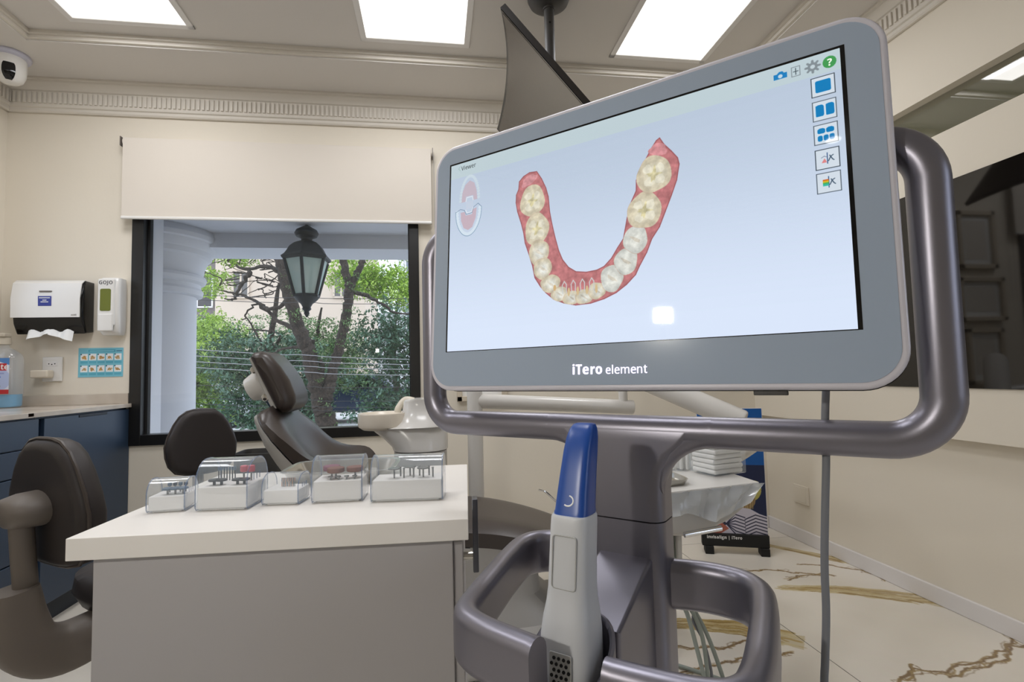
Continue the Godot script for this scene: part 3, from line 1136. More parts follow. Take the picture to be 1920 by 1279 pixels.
# ---------------------------------------------------------------- scanner cart
func cart() -> void:
	var yaw := deg_to_rad(-41.627)
	var t := thing("scanner_cart", "grey scanner cart with a large touch screen showing a row of teeth", "medical cart", Vector3(0.2, 0, -0.574), yaw)
	var tm := Transform3D(Basis(Vector3.RIGHT, deg_to_rad(-3.571)), Vector3(0, 1.164, 0))
	# monitor
	var mo := Node3D.new()
	mo.name = "monitor"
	t.add_child(mo)
	mo.transform = tm
	var cs := Shape.new()
	prism(cs, round_rect(0.541, 0.351, 0.036, 10, Vector2(0.0025, -0.0115)), -0.030, 0.0, Transform3D(), 0.0035)
	part("housing", cs, M.monitor_rim, mo)
	var gs := Shape.new()
	prism(gs, round_rect(0.529, 0.339, 0.031, 10, Vector2(0.0025, -0.0115)), -0.002, 0.0006, Transform3D())
	part("front_glass", gs, M.monitor_glass, mo)
	var seam := Shape.new()
	prism(seam, round_rect(0.5425, 0.3525, 0.0365, 10, Vector2(0.0025, -0.0115)), -0.021, -0.0185, Transform3D())
	part("seam", seam, M.rubber, mo)
	var bs := Shape.new()
	box(bs, Vector3(0.0005, 0.0009, 0.0005), Vector3(0.4795, 0.2705, 0.0006))
	part("screen_border", bs, M.black_gloss, mo)
	var scr := mat("screen", c8(6, 7, 8), 0.025, 0, 0.5)
	scr.emission_enabled = true
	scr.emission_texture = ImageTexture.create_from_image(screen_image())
	scr.emission = Color.BLACK
	scr.emission_energy_multiplier = 1.0
	scr.texture_repeat = false
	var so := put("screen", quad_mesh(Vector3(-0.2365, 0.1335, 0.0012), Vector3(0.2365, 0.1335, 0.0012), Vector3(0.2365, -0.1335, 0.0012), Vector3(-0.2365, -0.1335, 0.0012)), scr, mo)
	var ink := mat("screen_ink", c8(60, 70, 76), 0.4)
	lettering("caption", "Viewer", 0.0085, ink, so, Vector3(-0.205, 0.1255, 0.0014), Basis(), false, 0.0002)
	var wh := mat("screen_white", c8(235, 245, 235), 0.4)
	wh.emission_enabled = true
	wh.emission = c8(230, 240, 230)
	wh.emission_energy_multiplier = 0.6
	lettering("question_mark", "?", 0.0095, wh, so, Vector3(0.2278, 0.1222, 0.0014), Basis(), true, 0.0002)
	var lg := mat("backlit_logo", c8(250, 246, 255), 0.4)
	lg.emission_enabled = true
	lg.emission = c8(240, 228, 255)
	lg.emission_energy_multiplier = 1.15
	lettering("backlit_name", "iTero", 0.0158, lg, mo, Vector3(-0.0455, -0.1632, 0.0008), Basis(), true, 0.0004, true)
	lettering("backlit_name", "element", 0.0132, lg, mo, Vector3(-0.0035, -0.1640, 0.0008), Basis(), false, 0.0004, true)
	var cam_s := Shape.new()
	box(cam_s, Vector3(0.163, -0.189, -0.012), Vector3(0.03, 0.006, 0.008), 0.001)
	part("port", cam_s, M.dark_grey, mo)
	# bent tube that carries the monitor
	var zt := -0.036
	var tp := bend([Vector3(-0.20, 1.208, zt - 0.012), Vector3(-0.300, 1.208, zt), Vector3(-0.300, 0.929, zt), Vector3(0.297, 0.929, zt), Vector3(0.297, 1.208, zt), Vector3(0.20, 1.208, zt - 0.012)], 0.042, 12)
	var ts := Shape.new()
	var prof := PackedVector2Array()
	for j in 24:
		prof.append(Vector2(cos(TAU * j / 24), sin(TAU * j / 24)))
	sweep(ts, tp, prof, 0.0172)
	part("monitor_tube", ts, M.cart_metal, t)
	# column with a filleted head, in two lengths
	var hd := Shape.new()
	var hrings := []
	for k in 19:
		var sgn := -1.0 if k < 9 else 1.0
		var a := PI / 2 * (k if k < 9 else 18 - k) / 9.0
		var low := 0.857 + 0.055 * cos(a)
		var dep := 0.0172 - 0.004 * sin(a)
		var top := 0.9462
		var ring := PackedVector3Array()
		for q in round_rect(2 * dep, top - low, minf(dep * 0.99, (top - low) * 0.49), 6):
			ring.append(Vector3(sgn * (0.100 - 0.0555 * sin(a)), (top + low) / 2 + q.y, -0.036 + q.x))
		hrings.append(ring)
	loft(hd, hrings)
	part("head", hd, M.cart_metal, t, 50)
	# the column's face lies flush with the front of the tube; its depth goes to the back
	var sect := func(y: float, hw: float, front: float, back: float, r: float) -> PackedVector3Array:
		var ring := PackedVector3Array()
		for q in round_rect(2 * hw, front + back, r, 7):
			ring.append(Vector3(q.x, y, -0.036 + (front - back) / 2 + q.y))
		return ring
	var up_s := Shape.new()
	loft(up_s, [sect.call(0.8285, 0.0448, 0.0180, 0.036, 0.016), sect.call(0.86, 0.0452, 0.0180, 0.034, 0.016), sect.call(0.885, 0.049, 0.0179, 0.030, 0.015), sect.call(0.905, 0.060, 0.0177, 0.026, 0.014), sect.call(0.918, 0.074, 0.0175, 0.021, 0.012), sect.call(0.929, 0.080, 0.01735, 0.0172, 0.008), sect.call(0.938, 0.080, 0.0147, 0.0147, 0.006), sect.call(0.944, 0.080, 0.0086, 0.0086, 0.004)])
	part("column_top", up_s, M.cart_metal, t, 50)
	var lo_s := Shape.new()
	loft(lo_s, [sect.call(0.10, 0.043, 0.0180, 0.036, 0.016), sect.call(0.8270, 0.0448, 0.0180, 0.036, 0.016)])
	part("column", lo_s, M.cart_metal, t, 50)
	# two grab handles
	var hp := PackedVector2Array()
	for i in 9:
		var a := PI * i / 8.0
		hp.append(Vector2(cos(a) * 0.0125, 0.0155 + sin(a) * 0.0125))
	for i in 9:
		var a := PI + PI * i / 8.0
		hp.append(Vector2(cos(a) * 0.0125, -0.0155 + sin(a) * 0.0125))
	var hy := 0.752
	var left_h := curve([Vector3(-0.03, hy, -0.058), Vector3(-0.085, hy, -0.086), Vector3(-0.135, hy, -0.082), Vector3(-0.155, hy, -0.05), Vector3(-0.143, hy, 0.01), Vector3(-0.125, hy, 0.07), Vector3(-0.106, hy, 0.13), Vector3(-0.092, hy, 0.158), Vector3(-0.06, hy, 0.172), Vector3(0.0, hy, 0.180)], 6)
	var right_h := curve([Vector3(0.03, hy, -0.05), Vector3(0.075, hy, -0.062), Vector3(0.115, hy, -0.058), Vector3(0.138, hy, -0.036), Vector3(0.147, hy, 0.0), Vector3(0.153, hy, 0.05), Vector3(0.158, hy, 0.12), Vector3(0.152, hy, 0.155), Vector3(0.125, hy, 0.172), Vector3(0.06, hy, 0.180)], 6)
	for p in [left_h, right_h]:
		var s := Shape.new()
		sweep(s, p, hp)
		part("handle", s, M.cart_metal, t)
	# cradle for the wand
	var cr := Shape.new()
	var side := Transform3D(Basis(Vector3(0, 0, 1), Vector3.UP, Vector3(-1, 0, 0)), Vector3.ZERO)      # outline x runs to the front
	prism(cr, P2([-0.03, 0.792, 0.0, 0.783, 0.082, 0.7505, 0.086, 0.62, 0.05, 0.59, -0.03, 0.58]), -0.032, 0.032, side, 0.004)
	part("cradle", cr, M.cart_metal, t)
	var cup := Shape.new()
	var orings := []
	for q in [[0.60, 0.030, 0.0], [0.62, 0.0385, 0.0], [0.70, 0.0395, -0.25], [0.742, 0.0395, -0.62], [0.744, 0.037, -0.62], [0.742, 0.0345, -0.62], [0.66, 0.034, -0.2], [0.64, 0.033, 0.0]]:
		orings.append(ring_at(Vector3(0, q[0], 0.122), q[1], q[1], 40, 2.4, q[2]))
	loft(cup, orings)
	part("wand_cup", cup, M.cart_metal, t)
	# wheeled foot, below the picture
	var ft := Shape.new()
	cyl(ft, Vector3(0, 0.08, -0.036), Vector3(0, 0.13, -0.036), 0.07, 0.055, 32, 0.006)
	part("foot_hub", ft, M.cart_metal, t)
	for k in 5:
		var a := TAU * k / 5 + 0.3
		var d := Vector3(cos(a), 0, sin(a))
		var ls := Shape.new()
		tube(ls, PackedVector3Array([Vector3(0, 0.1, -0.036) + d * 0.04, Vector3(0, 0.085, -0.036) + d * 0.26]), [0.024, 0.016])
		var l := part("foot_leg", ls, M.cart_metal, t)
		var cw := Shape.new()
		var e := d.cross(Vector3.UP)
		cyl(cw, Vector3(0, 0.035, -0.036) + d * 0.26 - e * 0.012, Vector3(0, 0.035, -0.036) + d * 0.26 + e * 0.012, 0.035, -1, 24, 0.004)
		part("caster", cw, M.rubber, l)
	# power cord hanging from the monitor to the floor
	var c := thing("power_cord", "grey power cord hanging behind the scanner screen to the floor", "cord")
	var top := PZ(1549, 724, -0.47)
	var pts := [top]
	for q in [[1547, 790], [1549, 860], [1547, 960], [1546, 1060], [1549, 1150], [1547, 1240], [1545, 1330]]:
		pts.append(PZ(q[0], q[1], -0.47))
	pts.append(PZ(1545, 1800, -0.47))
	pts.append(Vector3(pts[-1].x, 0.006, -0.47))
	pts.append(Vector3(pts[-1].x + 0.05, 0.006, -0.44))
	pts.append(Vector3(pts[-1].x + 0.4, 0.006, -0.3))
	var cs2 := Shape.new()
	tube(cs2, curve(pts, 6), 0.0036, 10)
	part("cable", cs2, M.cable_grey, c)


func screen_image() -> Image:
	var W := 1190
	var H := 670
	var im := Image.create(W, H, false, Image.FORMAT_RGB8)
	# the viewer's own backdrop: a pale blue field under a slightly greener tool bar
	for y in H:
		var k := smoothstep(0.0, 1.0, y / float(H))
		im.fill_rect(Rect2i(0, y, W, 1), c8(182, 196, 214).lerp(c8(214, 226, 246), k))
	im.fill_rect(Rect2i(0, 0, W, 52), c8(186, 202, 208))
	var nz := FastNoiseLite.new()
	nz.seed = 11
	nz.frequency = 0.035
	nz.fractal_octaves = 3
	var gum := P2([358, 105, 331, 102, 308, 110, 292, 124, 290, 149, 281, 167, 280, 193, 286, 224, 301, 267, 310, 299, 316, 334, 330, 371, 344, 412, 353, 452, 374, 483, 393, 504, 420, 527, 455, 542, 495, 552, 544, 551, 586, 542, 623, 528, 654, 508, 681, 483, 692, 461, 714, 424, 729, 388, 751, 358, 768, 318, 786, 275, 801, 236, 809, 192, 805, 173, 789, 150, 769, 125, 757, 103, 748, 108, 735, 125, 719, 151, 704, 178, 688, 210, 687, 241, 671, 273, 659, 315, 652, 349, 647, 374, 629, 398, 610, 426, 587, 447, 564, 455, 530, 457, 496, 451, 471, 434, 451, 408, 438, 378, 425, 333, 414, 288, 406, 248, 401, 198, 392, 167, 376, 133])
	fill_poly(im, gum, c8(184, 118, 120), 0.18, nz)
	var edge := []
	for p in gum:
		edge.append(p)
	edge.append(gum[0])
	stroke(im, edge, 3, c8(150, 84, 88), 0.6)
	fill_poly(im, blob(330, 128, 30, 16, -0.4, 0.2), c8(200, 142, 146), 0.2, nz)
	fill_poly(im, blob(752, 136, 26, 18, 0.3, 0.2), c8(200, 138, 142), 0.2, nz)
	var teeth := [[342, 199, 45, 52], [359, 295, 43, 52], [367, 372, 36, 40], [381, 426, 32, 34], [409, 478, 34, 28], [440, 513, 28, 22], [481, 529, 29, 20], [522, 530, 29, 21], [563, 516, 27, 24], [610, 485, 34, 39], [653, 441, 34, 38], [682, 382, 35, 40], [709, 303, 49, 52], [738, 204, 49, 53]]
	for i in teeth.size():
		var q: Array = teeth[i]
		var big: bool = q[2] > 42
		var cool := i in [9, 10, 11]
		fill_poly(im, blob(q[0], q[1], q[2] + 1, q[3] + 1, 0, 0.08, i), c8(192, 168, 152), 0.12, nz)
		for f in 5:                      # shading and enamel tones drawn into the displayed crown, lighter towards its middle
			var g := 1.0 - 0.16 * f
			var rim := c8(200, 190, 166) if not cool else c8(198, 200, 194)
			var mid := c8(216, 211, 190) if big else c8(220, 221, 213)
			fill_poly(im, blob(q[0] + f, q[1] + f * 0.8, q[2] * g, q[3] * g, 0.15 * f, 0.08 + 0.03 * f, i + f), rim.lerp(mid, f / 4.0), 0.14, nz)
		if big:
			for c in [[-0.36, -0.34], [0.36, -0.30], [-0.30, 0.38], [0.38, 0.34]]:
				fill_poly(im, blob(q[0] + c[0] * q[2], q[1] + c[1] * q[3], q[2] * 0.26, q[3] * 0.24, 0.4, 0.2, i), c8(220, 215, 196), 0.12, nz)
			fill_poly(im, blob(q[0], q[1], q[2] * 0.13, q[3] * 0.42, 0.2, 0.35, i), c8(205, 196, 156), 0.25, nz)
			fill_poly(im, blob(q[0], q[1], q[2] * 0.42, q[3] * 0.10, 0.1, 0.35, i + 2), c8(206, 198, 160), 0.25, nz)
		else:
			fill_poly(im, blob(q[0], q[1], q[2] * 0.5, q[3] * 0.12, 0.6, 0.3, i), c8(206, 200, 186), 0.2, nz)
	for k in 4:                          # wire loops behind the front teeth, and stains between them
		var x := 452 + k * 30
		stroke(im, [Vector2(x, 512), Vector2(x - 2, 488), Vector2(x + 5, 476), Vector2(x + 12, 486), Vector2(x + 12, 512)], 3, c8(198, 200, 200), 0.8)
		fill_poly(im, blob(x + 20, 510, 4, 13), c8(206, 182, 140))
	fill_poly(im, blob(424, 492, 5, 9), c8(204, 172, 124))
	# tool bar icons
	fill_poly(im, P2([1048, 20, 1056, 20, 1060, 15, 1068, 15, 1071, 20, 1078, 20, 1078, 34, 1048, 34]), c8(30, 124, 186))
	fill_poly(im, blob(1063, 27, 5, 5), c8(190, 208, 220))
	stroke(im, [Vector2(1088, 14), Vector2(1106, 14), Vector2(1106, 38), Vector2(1088, 38), Vector2(1088, 14)], 2, c8(130, 140, 146), 0.9)
	stroke(im, [Vector2(1097, 18), Vector2(1097, 34)], 2, c8(70, 80, 86))
	stroke(im, [Vector2(1092, 26), Vector2(1102, 26)], 2, c8(70, 80, 86))
	for k in 8:
		var d := Vector2.from_angle(TAU * k / 8)
		stroke(im, [Vector2(1133, 27) + d * 9, Vector2(1133, 27) + d * 15], 5, c8(128, 138, 144), 0.9)
	fill_poly(im, blob(1133, 27, 11, 11), c8(128, 138, 144))
	fill_poly(im, blob(1133, 27, 5, 5), c8(190, 204, 210))
	fill_poly(im, blob(1168, 27, 14, 15), c8(66, 150, 82))
	stroke(im, [Vector2(42, 10), Vector2(34, 18), Vector2(42, 26)], 2, c8(140, 170, 168), 0.6)
	# the five buttons down the right side
	var by := [58, 119, 178, 240, 298]
	for k in 5:
		var r := Rect2i(1128, by[k], 48, 48)
		im.fill_rect(r, c8(206, 216, 226))
		stroke(im, [Vector2(r.position), Vector2(r.end.x, r.position.y), Vector2(r.end), Vector2(r.position.x, r.end.y), Vector2(r.position)], 2, c8(60, 70, 80), 1.0 if k in [0, 3] else 0.65)
	var blue := c8(14, 122, 182)
	fill_poly(im, round_rect(32, 30, 4, 3, Vector2(1152, 82)), blue)
	for k in 2:
		fill_poly(im, round_rect(17, 29, 4, 3, Vector2(1142 + 21 * k, 143)), blue)
		fill_poly(im, round_rect(16, 13, 4, 3, Vector2(1143 + 18 * k, 194)), blue)
	for k in 3:
		fill_poly(im, round_rect(10, 14, 4, 3, Vector2(1140 + 12 * k, 212)), blue)
	for k in 2:
		var y: int = by[3 + k] + 24
		stroke(im, [Vector2(1152, y - 14), Vector2(1152, y + 12)], 2, c8(50, 84, 130))
		stroke(im, [Vector2(1154, y + 6), Vector2(1159, y - 4), Vector2(1164, y - 7)], 2, c8(60, 80, 100))
		stroke(im, [Vector2(1157, y - 7), Vector2(1162, y + 3), Vector2(1165, y + 6)], 2, c8(60, 80, 100))
		if k == 0:
			fill_poly(im, P2([1140, y + 9, 1146, y - 2, 1151, y + 9]), c8(214, 130, 132))
			stroke(im, [Vector2(1140, y - 4), Vector2(1146, y - 7), Vector2(1151, y - 4)], 1.5, c8(120, 130, 150))
		else:
			for j in 8:
				im.fill_rect(Rect2i(1140, y - 8 + j * 2, 12, 2), [c8(196, 90, 30), c8(214, 130, 30), c8(222, 180, 40), c8(160, 180, 60), c8(70, 170, 90), c8(50, 170, 130), c8(60, 180, 160), c8(60, 180, 160)][j])
	# little chart of both jaws, top left
	var up := []
	var lo := []
	for i in 25:
		var a := PI * i / 24.0
		up.append(Vector2(86 - cos(a) * 40, 140 - sin(a) * 84))
		lo.append(Vector2(82 - cos(a) * 50, 178 + sin(a) * 86))
	fill_poly(im, P2([50, 146, 54, 110, 66, 84, 86, 72, 106, 84, 116, 112, 120, 146, 104, 146, 102, 128, 70, 128, 68, 146]), c8(190, 176, 188))
	fill_poly(im, P2([48, 182, 66, 182, 70, 196, 98, 196, 102, 178, 118, 176, 114, 212, 100, 242, 82, 250, 62, 240, 50, 212]), c8(192, 172, 184))
	for i in 25:
		fill_poly(im, blob(up[i].x, up[i].y, 6, 5), c8(196, 210, 220))
		fill_poly(im, blob(lo[i].x, lo[i].y, 7, 6), c8(206, 220, 232))
	for i in 24:
		stroke(im, [lo[i] + (lo[i] - Vector2(82, 190)).normalized() * 7, lo[i + 1] + (lo[i + 1] - Vector2(82, 190)).normalized() * 7], 1.6, c8(84, 122, 150), 0.8)
	stroke(im, [lo[0] + Vector2(-7, 0), Vector2(46, 170), Vector2(64, 176), Vector2(72, 192), Vector2(98, 190), Vector2(104, 172), Vector2(124, 162), Vector2(138, 176)], 1.6, c8(84, 112, 140), 0.8)
	stroke(im, [Vector2(70, 146), Vector2(74, 132), Vector2(98, 132), Vector2(102, 146)], 3, c8(220, 226, 232), 0.8)
	stroke(im, [Vector2(70, 176), Vector2(76, 188), Vector2(96, 187), Vector2(102, 172)], 3, c8(222, 228, 236), 0.8)
	for i in 5:
		stroke(im, [Vector2(74 + i * 6, 148), Vector2(74 + i * 6, 174)], 2, c8(206, 208, 220), 0.7)
	return im


func scanner_wand() -> void:
	var t := thing("scanner_wand", "light grey scanner wand with a blue sleeve standing in the cart's cup", "scanner wand", Vector3(0.2, 0, -0.574), deg_to_rad(-41.627))
	var body := Shape.new()
	var rings := []
	for q in [[0.645, 0.020, 0.124], [0.655, 0.0238, 0.124], [0.70, 0.0256, 0.1225], [0.745, 0.0258, 0.1195], [0.762, 0.0252, 0.118], [0.776, 0.0236, 0.1165], [0.788, 0.0215, 0.115], [0.80, 0.0204, 0.1135], [0.83, 0.0199, 0.110], [0.855, 0.0198, 0.1065], [0.8625, 0.0195, 0.1055], [0.8645, 0.0185, 0.105]]:
		rings.append(ring_at(Vector3(0, q[0], q[2]), q[1], q[1] * 0.96, 48, 3.6))
	loft(body, rings)
	part("body", body, M.wand_plastic, t)
	var sl := Shape.new()
	rings = []
	for q in [[0.862, 0.0172, 0.0162, 0.1045], [0.8665, 0.0174, 0.0163, 0.1035], [0.868, 0.0168, 0.0158, 0.1030], [0.885, 0.0161, 0.0152, 0.0985], [0.905, 0.0153, 0.0145, 0.0925], [0.922, 0.0147, 0.0138, 0.0870], [0.934, 0.0140, 0.0122, 0.0825], [0.942, 0.0126, 0.0098, 0.0790], [0.946, 0.0105, 0.0070, 0.0765], [0.947, 0.0080, 0.0045, 0.0760]]:
		rings.append(ring_at(Vector3(0, q[0], q[3]), q[1], q[2], 48, 4.5))
	loft(sl, rings)
	var so := part("sleeve", sl, M.blue_sleeve, t)
	var em := Shape.new()
	var arc := []
	for i in 13:
		var a := -2.2 + 3.6 * i / 12.0
		arc.append(Vector3(cos(a) * 0.0055 - 0.001, 0.8775 + sin(a) * 0.0045, 0.1157 - (0.8775 + sin(a) * 0.0045 - 0.8775) * 0.34))
	tube(em, PackedVector3Array(arc), 0.0008, 8)
	part("emblem", em, M.paper, so)
	# touch pad outline and speaker grille on the front face
	var pad := Shape.new()
	var outline := round_rect(0.024, 0.046, 0.003, 4)
	var loop := PackedVector3Array()
	for p in outline:
		loop.append(Vector3(p.x, 0.825 + p.y, 0.1297 - p.y * 0.115))
	loop.append(loop[0])
	tube(pad, loop, 0.0007, 6, false)
	part("touch_pad_edge", pad, M.wand_line, t)
	var gr := Shape.new()
	prism(gr, round_rect(0.022, 0.034, 0.002, 4), 0, 0.0012, Transform3D(Basis(Vector3.RIGHT, -0.06), Vector3(0.002, 0.735, 0.1452)), 0.0004)
	var go := part("grille", gr, M.wand_line, t)
	for r in 6:
		for c in 4:
			var x := -0.0072 + c * 0.0048 + (0.0012 if r % 2 else -0.0012)
			var h := Shape.new()
			cyl(h, Vector3(0.002 + x, 0.7225 + r * 0.005, 0.1454), Vector3(0.002 + x, 0.7225 + r * 0.005, 0.1471 + 0.0003 * (3 - r)), 0.0015, -1, 10)
			part("hole", h, M.hole, go)


# ---------------------------------------------------------------- island with the bur boxes
const TABLE := Vector3(-0.475, 0.80, -0.764)
const TURN := 0.05769      # 3.3 degrees


func on_table(x: float, z: float) -> Vector3:      # from the front left corner of the top
	return TABLE + Basis(Vector3.UP, -TURN) * Vector3(x, 0, -z)


func island() -> void:
	var t := thing("drawer_cabinet", "grey cabinet under the white top, with a bar handle on its side", "cabinet", Vector3(TABLE.x, 0, TABLE.z), -TURN)
	part("body", bx(Vector3(0.026, 0.06, -0.43), Vector3(0.496, 0.771, -0.012), 0.002), M.cabinet_grey, t)
	var fr := Shape.new()
	box(fr, Vector3(0.503, 0.62, -0.221), Vector3(0.014, 0.29, 0.408), 0.002)
	part("drawer", fr, M.cabinet_grey, t)
	var f2 := Shape.new()
	box(f2, Vector3(0.503, 0.27, -0.221), Vector3(0.014, 0.40, 0.408), 0.002)
	part("drawer", f2, M.cabinet_grey, t)
	var hd := Shape.new()
	box(hd, Vector3(0.528, 0.766, -0.045), Vector3(0.008, 0.104, 0.022), 0.0015)
	part("handle", hd, mat("dark_steel", c8(96, 98, 106), 0.3, 0.9), t)
	for y in [0.735]:
		var s := Shape.new()
		cyl(s, Vector3(0.509, y, -0.045), Vector3(0.526, y, -0.045), 0.006)
		part("handle_stem", s, M.steel, t)
	for q in [[0.06, -0.05], [0.46, -0.05], [0.06, -0.39], [0.46, -0.39]]:
		var s := Shape.new()
		cyl(s, Vector3(q[0] - 0.01, 0.028, q[1]), Vector3(q[0] + 0.01, 0.028, q[1]), 0.028, -1, 20, 0.004)
		cyl(s, Vector3(q[0], 0.03, q[1]), Vector3(q[0], 0.062, q[1]), 0.008)
		part("caster", s, M.rubber, t)
	var wt := thing("white_worktop", "thick white laminate top with the row of clear boxes on it", "worktop", Vector3(TABLE.x, 0.7712, TABLE.z), -TURN)
	part("board", bx(Vector3(0, 0.0, -0.4355), Vector3(0.518, 0.0288, 0), 0.0012), M.laminate, wt)


func bur_boxes() -> void:
	var burs := [mat("bur_steel", c8(150, 150, 150), 0.3, 0.9), mat("bur_pink", c8(206, 96, 110), 0.5), mat("bur_brown", c8(120, 72, 56), 0.7), mat("bur_purple", c8(128, 70, 92), 0.7), mat("bur_dark", c8(70, 72, 78), 0.4, 0.4), mat("bur_copper", c8(170, 110, 70), 0.4, 0.6), mat("bur_blue", c8(90, 110, 130), 0.5)]
	# front left and front right corner in the picture, height, depth, turn, label, kind
	var list := [
		[272, 965, 347, 960, 0.049, 0.05, 0.03, "smallest clear bur box with blue discs inside", 0],
		[364, 961, 464, 957, 0.075, 0.078, 0.05, "clear bur box with pink tipped burs and grey discs", 1],
		[489, 950, 560, 948, 0.047, 0.055, 0.10, "small clear bur box with a row of fine copper points", 2],
		[583, 946, 680, 941, 0.071, 0.062, 0.02, "clear bur box with brown and purple polishing cups", 3],
		[694, 944, 831, 939, 0.070, 0.060, -0.01, "widest clear bur box with steel burs", 4],
	]
	for q in list:
		var a := PY(q[0], q[1], 0.80)
		var b := PY(q[2], q[3], 0.80)
		var w := a.distance_to(b)
		var ang := atan2(-(b.z - a.z), b.x - a.x)
		var h: float = q[4]
		var d: float = q[5]
		var t := thing("bur_box", q[7] + " on the white top", "bur box", Vector3(a.x, 0.8002, a.z), ang, "clear bur boxes on the white top")
		var hb := h * 0.44
		var blk := Shape.new()
		box(blk, Vector3(w / 2, 0.003 + hb / 2, -d / 2), Vector3(w - 0.0045, hb, d - 0.006), 0.002)
		part("block", blk, M.white_matt, t)
		var ft := Shape.new()
		box(ft, Vector3(w / 2, 0.0016, -d / 2), Vector3(w - 0.014, 0.003, d - 0.012), 0.001)
		part("foot", ft, M.white_matt, t)
		# clear cover: an arched outline run from end to end, with thick end rims
		var o := PackedVector2Array()
		var r := minf(h * 0.46, d * 0.46)
		for e in [Vector2(d - 0.003, 0.002), Vector2(d, 0.006)]:
			o.append(e)
		for i in 9:
			var an := PI / 2 * i / 8.0
			o.append(Vector2(d - r + cos(an) * r, h - r + sin(an) * r))
		for i in 9:
			var an := PI / 2 + PI / 2 * i / 8.0
			o.append(Vector2(r + cos(an) * r, h - r + sin(an) * r))
		o.append(Vector2(0, 0.006))
		o.append(Vector2(0.003, 0.002))
		var xf := Transform3D(Basis(Vector3(0, 0, -1), Vector3.UP, Vector3(1, 0, 0)), Vector3.ZERO)
		var cv := Shape.new()
		prism(cv, o, 0, w, xf, 0.002)
		part("cover", cv, M.acrylic, t)
		for x in [0.0012, w - 0.0012]:
			var rim := Shape.new()
			var loop := PackedVector3Array()
			for p in o:
				loop.append(xf * Vector3(p.x, p.y, x))
			loop.append(loop[0])
			tube(rim, loop, 0.0009, 6, false)
			part("rim", rim, M.acrylic_edge, t)
		var nl := Shape.new()
		for k in 3:
			box(nl, Vector3(w - 0.0005, h * 0.62, -d * (0.30 + 0.14 * k)), Vector3(0.001, h * 0.14, 0.0022))
		part("vent", nl, M.acrylic_edge, t)
		var y := 0.003 + hb
		match int(q[8]):
			0:
				for k in 3:
					one_bur(t, Vector3(w * (0.42 + 0.2 * k), y, -d * 0.35), 0.007, 0.0016, 0.0075, 0.003, burs[0], burs[6])
				for k in 4:
					one_bur(t, Vector3(w * (0.36 + 0.14 * k), y, -d * 0.65), 0.010, 0.0012, 0.003, 0.005, burs[0], burs[4 if k % 2 else 6])
			1:
				for k in 2:
					one_bur(t, Vector3(w * (0.25 + 0.14 * k), y, -d * 0.25), 0.006, 0.0022, 0.0085, 0.003, burs[4], burs[4])
					one_bur(t, Vector3(w * (0.70 + 0.13 * k), y, -d * 0.25), 0.006, 0.0022, 0.0085, 0.003, burs[4], burs[4])
					one_bur(t, Vector3(w * (0.66 + 0.15 * k), y, -d * 0.62), 0.014, 0.0016, 0.0055, 0.010, burs[0], burs[1])
				for k in 7:
					one_bur(t, Vector3(w * (0.12 + 0.055 * k), y, -d * 0.7), 0.016, 0.0009, 0.0016, 0.006, burs[4], burs[6])
			2:
				for k in 12:
					one_bur(t, Vector3(w * (0.34 + 0.032 * k), y, -d * 0.55), 0.008, 0.0006, 0.0006, 0.006, burs[4] if k % 3 else burs[5], burs[5] if k % 2 else burs[4])
				var sl := Shape.new()
				box(sl, Vector3(w * 0.5, hb * 0.62, -0.0046), Vector3(w * 0.44, 0.0014, 0.001))
				part("groove", sl, burs[5], t)
			3:
				for k in 3:
					one_bur(t, Vector3(w * [0.28, 0.42, 0.80][k], y, -d * [0.7, 0.36, 0.42][k]), 0.010, 0.0016, 0.014, 0.008, burs[0], burs[3 if k == 0 else 2])
				for k in 4:
					one_bur(t, Vector3(w * (0.34 + 0.16 * k), y, -d * 0.2), 0.004, 0.0016, 0.004, 0.002, burs[0], burs[0])
			4:
				for k in 9:
					one_bur(t, Vector3(w * (0.30 + 0.068 * k), y, -d * (0.35 + 0.25 * (k % 2))), 0.014, 0.0014, 0.002 if k % 3 else 0.010, 0.002, burs[0], burs[0])
	# shallow steel instrument tray behind the boxes
	var tr := thing("steel_tray", "shallow shiny steel instrument tray behind the bur boxes", "tray", on_table(0.275, 0.335) + Vector3(0, 0.0003, 0), -TURN)
	var s := Shape.new()
	var outer := []
	for q in [[0.0, 0.088, 0.058], [0.022, 0.10, 0.070], [0.024, 0.106, 0.076], [0.0255, 0.106, 0.076], [0.0245, 0.099, 0.069], [0.003, 0.087, 0.057]]:
		outer.append(ring_at(Vector3(0, q[0], 0), q[1], q[2], 48, 6.0))
	loft(s, outer)
	part("pan", s, M.steel, tr)


func one_bur(t: Node3D, at: Vector3, shaft: float, r: float, head_r: float, head_h: float, sm: Material, hm: Material) -> void:
	var s := Shape.new()
	cyl(s, at, at + Vector3(0, shaft, 0), r, -1, 8)
	var b := part("bur", s, sm, t)
	var h := Shape.new()
	cyl(h, at + Vector3(0, shaft, 0), at + Vector3(0, shaft + head_h, 0), head_r, -1, 12, minf(head_h, head_r) * 0.25)
	part("tip", h, hm, b)


